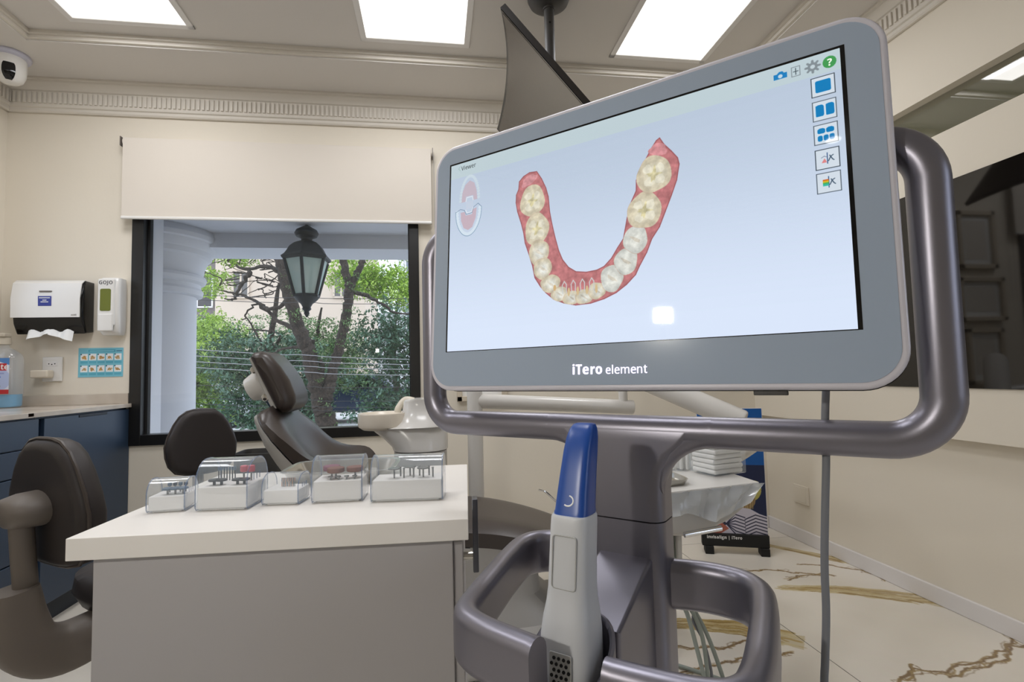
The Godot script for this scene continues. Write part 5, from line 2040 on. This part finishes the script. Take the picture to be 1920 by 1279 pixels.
func led_lamp() -> void:
	# a small video lamp on a stand at the camera's left; the screen and the window mirror it
	var at := Vector3(-0.66, 1.29, 0.02)
	var t := thing("video_lamp", "small square video lamp on a thin stand", "lamp", Vector3(at.x, 0, at.z))
	var to := Vector3(0.2, 1.0, -0.574) - at
	var fr := frame_of(to)
	var s := Shape.new()
	box(s, Vector3(0, at.y, 0) - fr.z * 0.014, Vector3(0.062, 0.052, 0.024), 0.004, fr)
	part("body", s, M.black_frame, t)
	var g := mat("lamp_glow", c8(255, 255, 255), 0.5)
	g.emission_enabled = true
	g.emission = c8(255, 250, 240)
	g.emission_energy_multiplier = 14.0
	var f := Shape.new()
	box(f, Vector3(0, at.y, 0), Vector3(0.050, 0.040, 0.003), 0.001, fr)
	part("lamp_face", f, g, t)
	var p := Shape.new()
	cyl(p, Vector3(0, 0.03, 0) - fr.z * 0.014, Vector3(0, at.y - 0.026, 0) - fr.z * 0.014, 0.008)
	part("pole", p, M.black_frame, t)
	for k in 3:
		var a := TAU * k / 3
		var ls := Shape.new()
		tube(ls, PackedVector3Array([Vector3(0, 0.30, 0) - fr.z * 0.014, Vector3(cos(a) * 0.2, 0.006, sin(a) * 0.2)]), 0.006, 10)
		part("leg", ls, M.black_frame, t)
	var l := AreaLight3D.new()
	l.name = "lamp_light"
	l.area_size = Vector2(0.05, 0.04)
	l.area_normalize_energy = true
	l.light_energy = 0.34
	l.light_color = c8(255, 250, 240)
	l.area_range = 8.0
	l.area_attenuation = 2.0
	l.shadow_enabled = true
	t.add_child(l)
	l.transform = Transform3D(Basis(fr.x, fr.y, fr.z) * Basis(Vector3.UP, PI), Vector3(0, at.y, 0) + fr.z * 0.004)


func downlight() -> void:
	var t := thing("downlight", "small round ceiling spot far from the window", "downlight", Vector3(-1.48, CEIL, 1.62))
	var r := Shape.new()
	lathe(r, [[0.052, 0.0], [0.056, -0.003], [0.052, -0.006], [0.040, -0.006]], Vector3.ZERO, 32)
	part("ring", r, M.white_matt, t)
	var g := mat("spot_glow", c8(255, 255, 255), 0.5)
	g.emission_enabled = true
	g.emission = c8(255, 252, 246)
	g.emission_energy_multiplier = 10.0
	var f := Shape.new()
	cyl(f, Vector3(0, -0.0062, 0), Vector3(0, -0.0075, 0), 0.038, -1, 28)
	part("lamp_face", f, g, t)
	var l := SpotLight3D.new()
	l.name = "spot_light"
	l.light_energy = 0.25
	l.spot_angle = 55.0
	l.spot_range = 8.0
	l.spot_attenuation = 2.0
	l.light_size = 0.035
	l.shadow_enabled = true
	t.add_child(l)
	l.position = Vector3(0, -0.05, 0)
	l.rotation_degrees = Vector3(-90, 0, 0)


# ---------------------------------------------------------------- outside the window
func porch() -> void:
	var paint := mat("porch_paint", c8(206, 208, 214), 0.8)
	var z0 := ZW - 0.2
	struct("porch_floor", bx(Vector3(-6, -0.3, -5.0), Vector3(6, -0.02, z0)), mat("porch_stone", c8(190, 188, 184), 0.7))
	struct("porch_ceiling", bx(Vector3(-6, 2.118, -4.2), Vector3(6, 2.3, z0)), paint)
	struct("porch_beam", bx(Vector3(-6, 2.005, -4.6), Vector3(6, 2.4, -4.2)), paint)
	struct("porch_roof", bx(Vector3(-6, 2.4, -5.2), Vector3(6, 3.2, z0)), paint)
	struct("porch_wall", bx(Vector3(-3.0, -0.02, -3.72), Vector3(PZ(304, 600, -3.72).x, 2.118, z0)), paint)
	# round column with a moulded capital
	var xr := PZ(361, 700, -4.25).x
	var r := 0.30
	var t := thing("porch_column", "white round porch column with a moulded capital outside the window", "column", Vector3(xr - r, -0.02, -4.25))
	var sh := Shape.new()
	lathe(sh, [[r * 1.25, 0.0], [r * 1.25, 0.12], [r * 1.08, 0.14], [r, 0.2], [r, 1.66]], Vector3.ZERO, 56)
	part("shaft", sh, paint, t)
	var cap := Shape.new()
	lathe(cap, [[r * 1.0, 1.655], [r * 1.13, 1.665], [r * 1.15, 1.70], [r * 1.10, 1.72], [r * 1.09, 1.75], [r * 1.19, 1.765], [r * 1.22, 1.79], [r * 1.20, 1.81], [r * 1.14, 1.82], [r * 1.17, 1.88], [r * 1.26, 1.94], [r * 1.33, 1.955], [r * 1.36, 1.99], [r * 1.40, 2.0], [r * 1.46, 2.035], [r * 1.48, 2.05], [r * 1.54, 2.06], [r * 1.56, 2.09], [r * 1.50, 2.137]], Vector3.ZERO, 56)
	part("capital", cap, paint, t, 30)
	# lantern
	var zl := -3.95
	var c := PZ(575, 500, zl)
	var Y := func(py: float) -> float: return PZ(574, py, zl).y
	var R := func(px: float) -> float: return px * absf(zl) / F * 1.0
	var l := thing("lantern", "black six sided lantern with frosted panes hanging from the porch", "lantern", Vector3(c.x, 0, zl))
	var iron := mat("lantern_iron", c8(26, 28, 33), 0.5, 0.2)
	var frost := mat("lantern_glass", Color(0.82, 0.92, 0.90, 0.8), 0.5)
	frost.transparency = BaseMaterial3D.TRANSPARENCY_ALPHA
	var ch := Shape.new()
	cyl(ch, Vector3(0, Y.call(431), 0), Vector3(0, 2.118, 0), 0.012)
	part("hanger", ch, iron, l)
	var six := Basis(Vector3.UP, PI / 6)
	var top := Shape.new()
	lathe(top, [[0.02, Y.call(424)], [R.call(18), Y.call(432)], [R.call(21), Y.call(438)], [R.call(18), Y.call(444)], [R.call(10), Y.call(447)], [R.call(9), Y.call(451)], [R.call(14), Y.call(455)]], Vector3.ZERO, 28)
	part("crown", top, iron, l)
	var dome := Shape.new()
	lathe(dome, [[R.call(13), Y.call(453)], [R.call(22), Y.call(457)], [R.call(30), Y.call(464)], [R.call(35), Y.call(473)], [R.call(39), Y.call(479)], [R.call(45), Y.call(484)], [R.call(43), Y.call(488)], [R.call(36), Y.call(487)]], Vector3.ZERO, 6, six)
	part("roof", dome, iron, l, 20)
	var yt: float = Y.call(487)
	var yb: float = Y.call(555)
	var rt: float = R.call(39)
	var rb: float = R.call(21)
	for k in 6:
		var a0 := TAU * k / 6 + PI / 6
		var a1 := TAU * (k + 1) / 6 + PI / 6
		var d0 := Vector3(cos(a0), 0, sin(a0))
		var d1 := Vector3(cos(a1), 0, sin(a1))
		var b := Shape.new()
		tube(b, PackedVector3Array([d0 * rt + Vector3(0, yt, 0), d0 * rb + Vector3(0, yb, 0)]), 0.012, 8)
		part("glazing_bar", b, iron, l)
		var rail := Shape.new()
		tube(rail, PackedVector3Array([d0 * rb + Vector3(0, yb, 0), d1 * rb + Vector3(0, yb, 0)]), 0.012, 8)
		tube(rail, PackedVector3Array([d0 * rt + Vector3(0, yt, 0), d1 * rt + Vector3(0, yt, 0)]), 0.010, 8)
		part("rail", rail, iron, l)
		put("pane", quad_mesh(d1 * rt * 0.98 + Vector3(0, yt, 0), d0 * rt * 0.98 + Vector3(0, yt, 0), d0 * rb * 0.98 + Vector3(0, yb, 0), d1 * rb * 0.98 + Vector3(0, yb, 0)), frost, l)
	var bot := Shape.new()
	lathe(bot, [[R.call(21), Y.call(555)], [R.call(22), Y.call(558)], [R.call(17), Y.call(564)], [R.call(10), Y.call(570)], [R.call(7), Y.call(576)], [R.call(8), Y.call(580)], [R.call(4), Y.call(584)], [R.call(5), Y.call(588)], [0.004, Y.call(595)]], Vector3.ZERO, 20)
	part("finial", bot, iron, l)


func leaf_mesh(clumps: Array, sd: int) -> ArrayMesh:
	# every clump: centre, radii, how many leaves, leaf length, colours
	var r := RandomNumberGenerator.new()
	r.seed = sd
	var v := PackedVector3Array()
	var n := PackedVector3Array()
	var col := PackedColorArray()
	for c in clumps:
		var tw := []
		for k in int(c[2] / 14.0):       # leaves sit on twigs
			var d := Vector3(r.randfn(), r.randfn(), r.randfn()).normalized() * pow(r.randf(), 0.42)
			tw.append([c[0] + d * c[1], Vector3(r.randfn(), r.randfn() * 0.5 - 0.1, r.randfn()).normalized(), r.randi() % c[4].size()])
		for e in tw:
			for k in 14:
				var ed: Vector3 = e[1]
				var p: Vector3 = e[0] + e[1] * c[3] * (0.28 * k - 2.0) + Vector3(r.randfn(), r.randfn(), r.randfn()) * c[3] * 0.35
				var d := (ed + Vector3(r.randfn(), r.randfn() - 0.3, r.randfn()) * 0.8).normalized()
				var s := d.cross(Vector3(r.randfn() * 0.6, 1.0, r.randfn() * 0.6)).normalized()
				var l: float = c[3] * r.randf_range(0.7, 1.25)
				var w := l * 0.24
				var up := s.cross(d).normalized()
				var tip := p + d * l
				var q := p + d * l * 0.45
				var a := q + s * w + up * w * 0.3
				var b := q - s * w + up * w * 0.3
				var n0 := (tip - p).cross(a - p).normalized()
				var n1 := (b - p).cross(tip - p).normalized()
				if n0.y < 0:
					n0 = -n0
					v.append_array([p, tip, a])
				else:
					v.append_array([p, a, tip])
				if n1.y < 0:
					n1 = -n1
					v.append_array([p, b, tip])
				else:
					v.append_array([p, tip, b])
				n.append_array([n0, n0, n0, n1, n1, n1])
				var kk: Color = c[4][e[2]]
				for j in 6:
					col.append(kk)
	var arr := []
	arr.resize(Mesh.ARRAY_MAX)
	arr[Mesh.ARRAY_VERTEX] = v
	arr[Mesh.ARRAY_NORMAL] = n
	arr[Mesh.ARRAY_COLOR] = col
	var m := ArrayMesh.new()
	m.add_surface_from_arrays(Mesh.PRIMITIVE_TRIANGLES, arr)
	return m


func limb(s: Shape, pts: Array, radii: Array, wob := 0.03) -> void:
	var path := curve(pts, 7)
	var rr := []
	for i in path.size():
		var f := i / float(path.size() - 1) * (radii.size() - 1)
		var j := mini(int(f), radii.size() - 2)
		rr.append(0.76 * lerpf(radii[j], radii[j + 1], f - j) * (1.0 + rng.randf_range(-0.10, 0.10)))
		path[i] += Vector3(rng.randf_range(-wob, wob), 0, rng.randf_range(-wob, wob)) * 0.5
	tube(s, path, rr, 10)


func street() -> void:
	var asphalt := mat("street_grey", c8(196, 194, 190), 0.85)
	struct("street", bx(Vector3(-40, -0.5, -60), Vector3(40, -0.25, -5.0)), asphalt)
	var leaf := mat("leaf", Color.WHITE, 0.45, 0, 0.4)
	leaf.vertex_color_use_as_albedo = true
	leaf.backlight_enabled = true
	leaf.backlight = Color(0.35, 0.42, 0.2)
	var bark := mat("bark", c8(84, 72, 62), 0.9)
	bark.albedo_texture = noise_tex(0.03, c8(96, 88, 82), c8(255, 250, 240), 256, false, 21)
	bark.uv1_triplanar = true
	bark.uv1_scale = Vector3(3, 1.5, 3)
	bark.normal_enabled = true
	bark.normal_texture = noise_tex(0.06, Color.BLACK, Color.WHITE, 256, true, 22, 12.0)
	var dark := [Color(0.045, 0.10, 0.045), Color(0.075, 0.15, 0.085), Color(0.11, 0.20, 0.13), Color(0.16, 0.26, 0.19), Color(0.06, 0.12, 0.05)]
	var mid := [Color(0.10, 0.19, 0.05), Color(0.15, 0.25, 0.08), Color(0.07, 0.13, 0.04), Color(0.20, 0.31, 0.13)]
	var spring := [Color(0.16, 0.28, 0.06), Color(0.30, 0.44, 0.08), Color(0.22, 0.34, 0.07), Color(0.36, 0.50, 0.11)]
	var lime := [Color(0.30, 0.46, 0.05), Color(0.40, 0.56, 0.08), Color(0.24, 0.38, 0.05), Color(0.46, 0.60, 0.14)]
	# the forked tree in front: trunk, limbs, twigs, crown
	var z := -8.2
	var P := func(px: float, py: float, dz := 0.0) -> Vector3: return PZ(px, py, z + dz)
	var base: Vector3 = P.call(614, 822)
	base.y = -0.25
	var t := thing("forked_tree", "tree with a thick forked mossy trunk close outside the window", "tree", base)
	var tr := Shape.new()
	limb(tr, [base, P.call(613, 800), P.call(606, 770), P.call(597, 742), P.call(588, 700), P.call(580, 665), P.call(562, 620), P.call(549, 580), P.call(536, 530), P.call(524, 470), P.call(512, 410), P.call(506, 330)], [0.20, 0.19, 0.175, 0.15, 0.14, 0.135, 0.13, 0.125, 0.12, 0.11, 0.10])
	limb(tr, [P.call(606, 790), P.call(610, 752), P.call(618, 720), P.call(628, 680), P.call(640, 640), P.call(650, 585), P.call(655, 545), P.call(648, 510), P.call(640, 462), P.call(634, 400)], [0.14, 0.13, 0.115, 0.10, 0.095, 0.095, 0.09, 0.08, 0.075, 0.07])
	limb(tr, [P.call(655, 545), P.call(668, 515), P.call(679, 490), P.call(684, 460), P.call(690, 400)], [0.075, 0.065, 0.06, 0.055, 0.05])
	limb(tr, [P.call(606, 720), P.call(604, 690), P.call(602, 676)], [0.06, 0.05, 0.03])
	for k in tr.v.size():
		tr.v[k] -= base
	part("trunk", tr, bark, t, 60)
	var tw := Shape.new()
	for q in [[[562, 620], [520, 600], [470, 560], [430, 548], [385, 540]], [[540, 520], [500, 500], [462, 505], [430, 490], [395, 470]], [[530, 500], [505, 470], [470, 470], [440, 455]], [[655, 545], [700, 560], [740, 585], [790, 590]], [[545, 560], [510, 580], [480, 570], [455, 600]], [[588, 640], [560, 650], [530, 655], [500, 672]], [[470, 510], [455, 530], [440, 560], [420, 560]]]:
		var pts := []
		for k in q.size():
			pts.append(P.call(q[k][0], q[k][1], -0.25 * k) - base)
		limb(tw, pts, [0.05, 0.04, 0.03, 0.02, 0.012], 0.06)
	for k in 40:
		var p0: Vector3 = P.call(rng.randf_range(385, 560), rng.randf_range(465, 560), rng.randf_range(-1.2, 0.0)) - base
		limb(tw, [p0, p0 + Vector3(rng.randf_range(-0.3, 0.3), rng.randf_range(-0.1, 0.2), 0), p0 + Vector3(rng.randf_range(-0.6, 0.6), rng.randf_range(-0.1, 0.35), rng.randf_range(-0.2, 0.2))], [0.014, 0.010, 0.006], 0.03)
	part("branches", tw, bark, t, 60)
	var mossy := []
	for q in [[590, 700], [600, 770], [612, 790], [552, 590], [540, 540], [650, 590], [640, 640], [655, 530], [596, 660]]:
		mossy.append([P.call(q[0], q[1]) - base + Vector3(0.06, 0, 0.05), Vector3(0.12, 0.2, 0.10), 160, 0.035, mid])
	mossy.append([P.call(590, 330) - base, Vector3(2.2, 0.7, 1.2), 3500, 0.07, lime])
	for q in [[420, 478, 0.34, 0.14], [455, 490, 0.30, 0.12], [410, 520, 0.25, 0.12], [470, 455, 0.5, 0.15], [398, 545, 0.3, 0.12], [390, 600, 0.4, 0.22], [372, 640, 0.3, 0.25]]:
		mossy.append([P.call(q[0], q[1], -0.8) - base, Vector3(q[2], q[3], 0.3), 420, 0.055, lime])
	var cr := put("foliage", leaf_mesh(mossy, 31), leaf, t)
	cr.set_meta("kind", "stuff")
	# trees behind it, each with trunk and crown
	var list := [
		["dark dense tree behind the spittoon bowl", Vector3(0.2, -0.25, -10.2), [[Vector3(-0.2, 1.2, 0), Vector3(1.6, 1.15, 0.8), 13000, 0.085, dark], [Vector3(-1.0, 2.0, 0.2), Vector3(0.75, 0.65, 0.5), 3200, 0.08, dark], [Vector3(-0.3, 0.6, 0.6), Vector3(1.5, 0.45, 0.4), 4200, 0.08, dark], [Vector3(2.6, 1.6, 0), Vector3(1.4, 1.4, 0.8), 4000, 0.09, dark]]],
		["dark bushy tree behind the headrest of the dental chair", Vector3(-2.9, -0.25, -10.0), [[Vector3(0.1, 1.15, 0), Vector3(1.1, 0.95, 0.6), 13000, 0.08, dark], [Vector3(0.4, 0.45, 0.4), Vector3(0.8, 0.4, 0.4), 4200, 0.075, dark], [Vector3(-0.8, 1.7, -0.2), Vector3(0.8, 0.5, 0.5), 3200, 0.075, dark]]],
		["spring green tree beside the porch column", Vector3(-5.0, -0.25, -11.6), [[Vector3(0, 1.5, 0), Vector3(1.2, 0.9, 0.7), 9000, 0.075, spring], [Vector3(0.4, 2.2, 0.1), Vector3(1.0, 0.4, 0.5), 5200, 0.07, spring], [Vector3(0.6, 1.5, 0.6), Vector3(0.6, 0.3, 0.3), 2600, 0.07, spring], [Vector3(-0.1, 0.7, 0), Vector3(1.1, 0.5, 0.6), 4000, 0.08, spring], [Vector3(-2.5, 1.8, 0), Vector3(1.5, 1.4, 0.8), 3000, 0.09, spring]]],
		["bright yellow green tree in front of the white building", Vector3(-0.9, -0.25, -12.0), [[Vector3(-0.25, 3.35, 0), Vector3(0.85, 0.42, 0.5), 5200, 0.075, lime], [Vector3(0.35, 2.95, 0.2), Vector3(0.7, 0.28, 0.4), 2600, 0.07, lime], [Vector3(-0.9, 3.5, 0), Vector3(0.7, 0.5, 0.5), 2600, 0.075, lime], [Vector3(0.9, 2.2, 0), Vector3(0.6, 0.35, 0.4), 1600, 0.07, lime], [Vector3(1.4, 3.0, 0), Vector3(1.0, 0.35, 0.4), 2200, 0.07, lime], [Vector3(-0.2, 4.4, 0), Vector3(2.6, 0.8, 1.0), 4000, 0.08, lime]]],
		["sparse leafy tree before the beige building", Vector3(-2.9, -0.25, -13.6), [[Vector3(0.1, 2.1, 0), Vector3(1.3, 0.7, 0.6), 6400, 0.07, mid], [Vector3(-0.9, 2.5, 0), Vector3(0.9, 0.5, 0.5), 1400, 0.065, mid], [Vector3(0.5, 1.5, 0), Vector3(0.9, 0.7, 0.5), 5200, 0.075, mid]]],
	]
	for i in list.size():
		var q: Array = list[i]
		var o := thing("street_tree", q[0], "tree", q[1], 0, "trees along the street")
		var s := Shape.new()
		limb(s, [Vector3.ZERO, Vector3(0.05, 0.9, 0), Vector3(-0.05, 1.8, 0), Vector3(0.1, 3.0, 0)], [0.14, 0.11, 0.08, 0.03])
		for k in 5:
			var y := rng.randf_range(0.7, 2.2)
			limb(s, [Vector3(0, y, 0), Vector3(rng.randf_range(-0.4, 0.4), y + 0.3, 0.1), Vector3(rng.randf_range(-1.0, 1.0), y + rng.randf_range(0.3, 0.9), rng.randf_range(-0.3, 0.3))], [0.045, 0.03, 0.012])
		part("trunk", s, bark, o, 60)
		put("foliage", leaf_mesh(q[2], 40 + i), leaf, o).set_meta("kind", "stuff")
	# buildings
	building("beige_building", "beige plastered building behind the trees", Vector3(-7.4, -0.25, -19), Vector3(5.0, 9.0, 4.0), c8(206, 188, 168), c8(92, 88, 84), 3, 3, 0.5, 0.9, false)
	building("glass_building", "dark building with a grid of large panes behind the porch column", Vector3(-13.0, -0.25, -23), Vector3(5.4, 8.0, 4.0), c8(120, 112, 110), c8(52, 48, 52), 4, 4, 1.15, 1.5)
	building("white_building", "white apartment building above the yellow green tree", Vector3(-1.6, -0.25, -24), Vector3(9.0, 14.0, 5.0), c8(238, 240, 244), c8(120, 128, 140), 6, 6, 0.8, 1.3)
	building("far_building", "pale low building across the street", Vector3(-30.0, -0.25, -34), Vector3(60.0, 5.0, 5.0), c8(206, 204, 200), c8(130, 132, 136), 12, 2, 1.2, 1.4)
	# overhead cables across the street
	var rows := [[655, 674], [667, 684], [678, 693], [689, 704], [722, 726], [746, 752], [757, 764], [765, 770], [553, 560], [562, 570]]
	for i in rows.size():
		var zc := -6.6
		var a := PZ(361, rows[i][0], zc)
		var b := PZ(770, rows[i][1], zc)
		var d := (b - a).normalized()
		var bright := i < 4
		var o := thing("overhead_cable", "pale cable, one of four evenly spaced behind the headrest" if bright else "dark overhead cable crossing the trees", "cable", Vector3.ZERO, 0, "pale overhead cables" if bright else "dark overhead cables")
		var s := Shape.new()
		var m0 := a.lerp(b, 0.5)
		tube(s, curve([a - d * 8 + Vector3(0, 0.2, 0), a, m0 - Vector3(0, 0.006, 0), b, b + d * 8 + Vector3(0, 0.2, 0)], 6), 0.0045 if bright else 0.004, 6)
		part("wire", s, M.cabinet_grey if bright else M.dark_grey, o)
	# two parked cars glimpsed under the trees
	car(PZ(655, 790, -14.8).x, -15.2, c8(40, 52, 76), "dark blue car parked under the trees")
	car(PZ(420, 780, -14.8).x - 1.0, -15.2, c8(210, 212, 216), "white car parked behind the bushes")


func building(called: String, label: String, at: Vector3, size: Vector3, c: Color, g: Color, nx: int, ny: int, ww: float, wh: float, white := true) -> void:
	var t := thing(called, label, "building", at)
	var wm := mat(called + "_wall", c, 0.85)
	var gm := mat(called + "_glass", g, 0.15)
	var fm: Material = M.white_matt if white else wm
	part("wall", bx(Vector3(0, 0, -size.z), Vector3(size.x, size.y, 0)), wm, t)
	part("roof_edge", bx(Vector3(-0.1, size.y, -size.z - 0.1), Vector3(size.x + 0.1, size.y + 0.25, 0.12)), wm, t)
	var w := Shape.new()
	box(w, Vector3(0, 0, 0.0), Vector3(ww, wh, 0.06))
	var wmesh := w.mesh()
	var f := Shape.new()
	for q in [[-1, 0], [1, 0], [0, 1], [0, -1], [0, 0]]:
		box(f, Vector3(q[0] * ww / 2, q[1] * wh / 2, 0.03), Vector3(0.06 if q[1] == 0 else ww + 0.06, 0.06 if q[1] != 0 else wh, 0.06))
	var fmesh := f.mesh()
	for i in nx:
		for j in ny:
			var o := put("window", fmesh, fm, t)
			o.position = Vector3(size.x * (i + 0.5) / nx, size.y * (j + 0.5) / ny, 0.01)
			put("pane", wmesh, gm, o)


func car(x: float, z: float, c: Color, label: String) -> void:
	var t := thing("parked_car", label, "car", Vector3(x, -0.25, z))
	var s := Shape.new()
	prism(s, P2([-2.0, 0.3, -2.05, 0.55, -1.9, 0.75, -1.2, 0.82, -0.6, 1.25, 0.7, 1.3, 1.3, 0.9, 1.95, 0.85, 2.05, 0.6, 2.0, 0.3]), -0.8, 0.8, Transform3D(), 0.12, 3)
	part("body", s, mat("car_paint_%d" % counts.get("parked_car", 0), c, 0.2), t, 50)
	var w := Shape.new()
	prism(w, P2([-1.05, 0.86, -0.52, 1.2, 0.62, 1.23, 1.1, 0.92]), -0.806, 0.806, Transform3D(), 0.02)
	part("windows", w, M.black_gloss, t)
	for q in [[-1.25, 0.72], [1.25, 0.72], [-1.25, -0.72], [1.25, -0.72]]:
		var k := Shape.new()
		cyl(k, Vector3(q[0], 0.31, q[1] - 0.1), Vector3(q[0], 0.31, q[1] + 0.1), 0.31, -1, 24, 0.03)
		part("wheel", k, M.rubber, t)
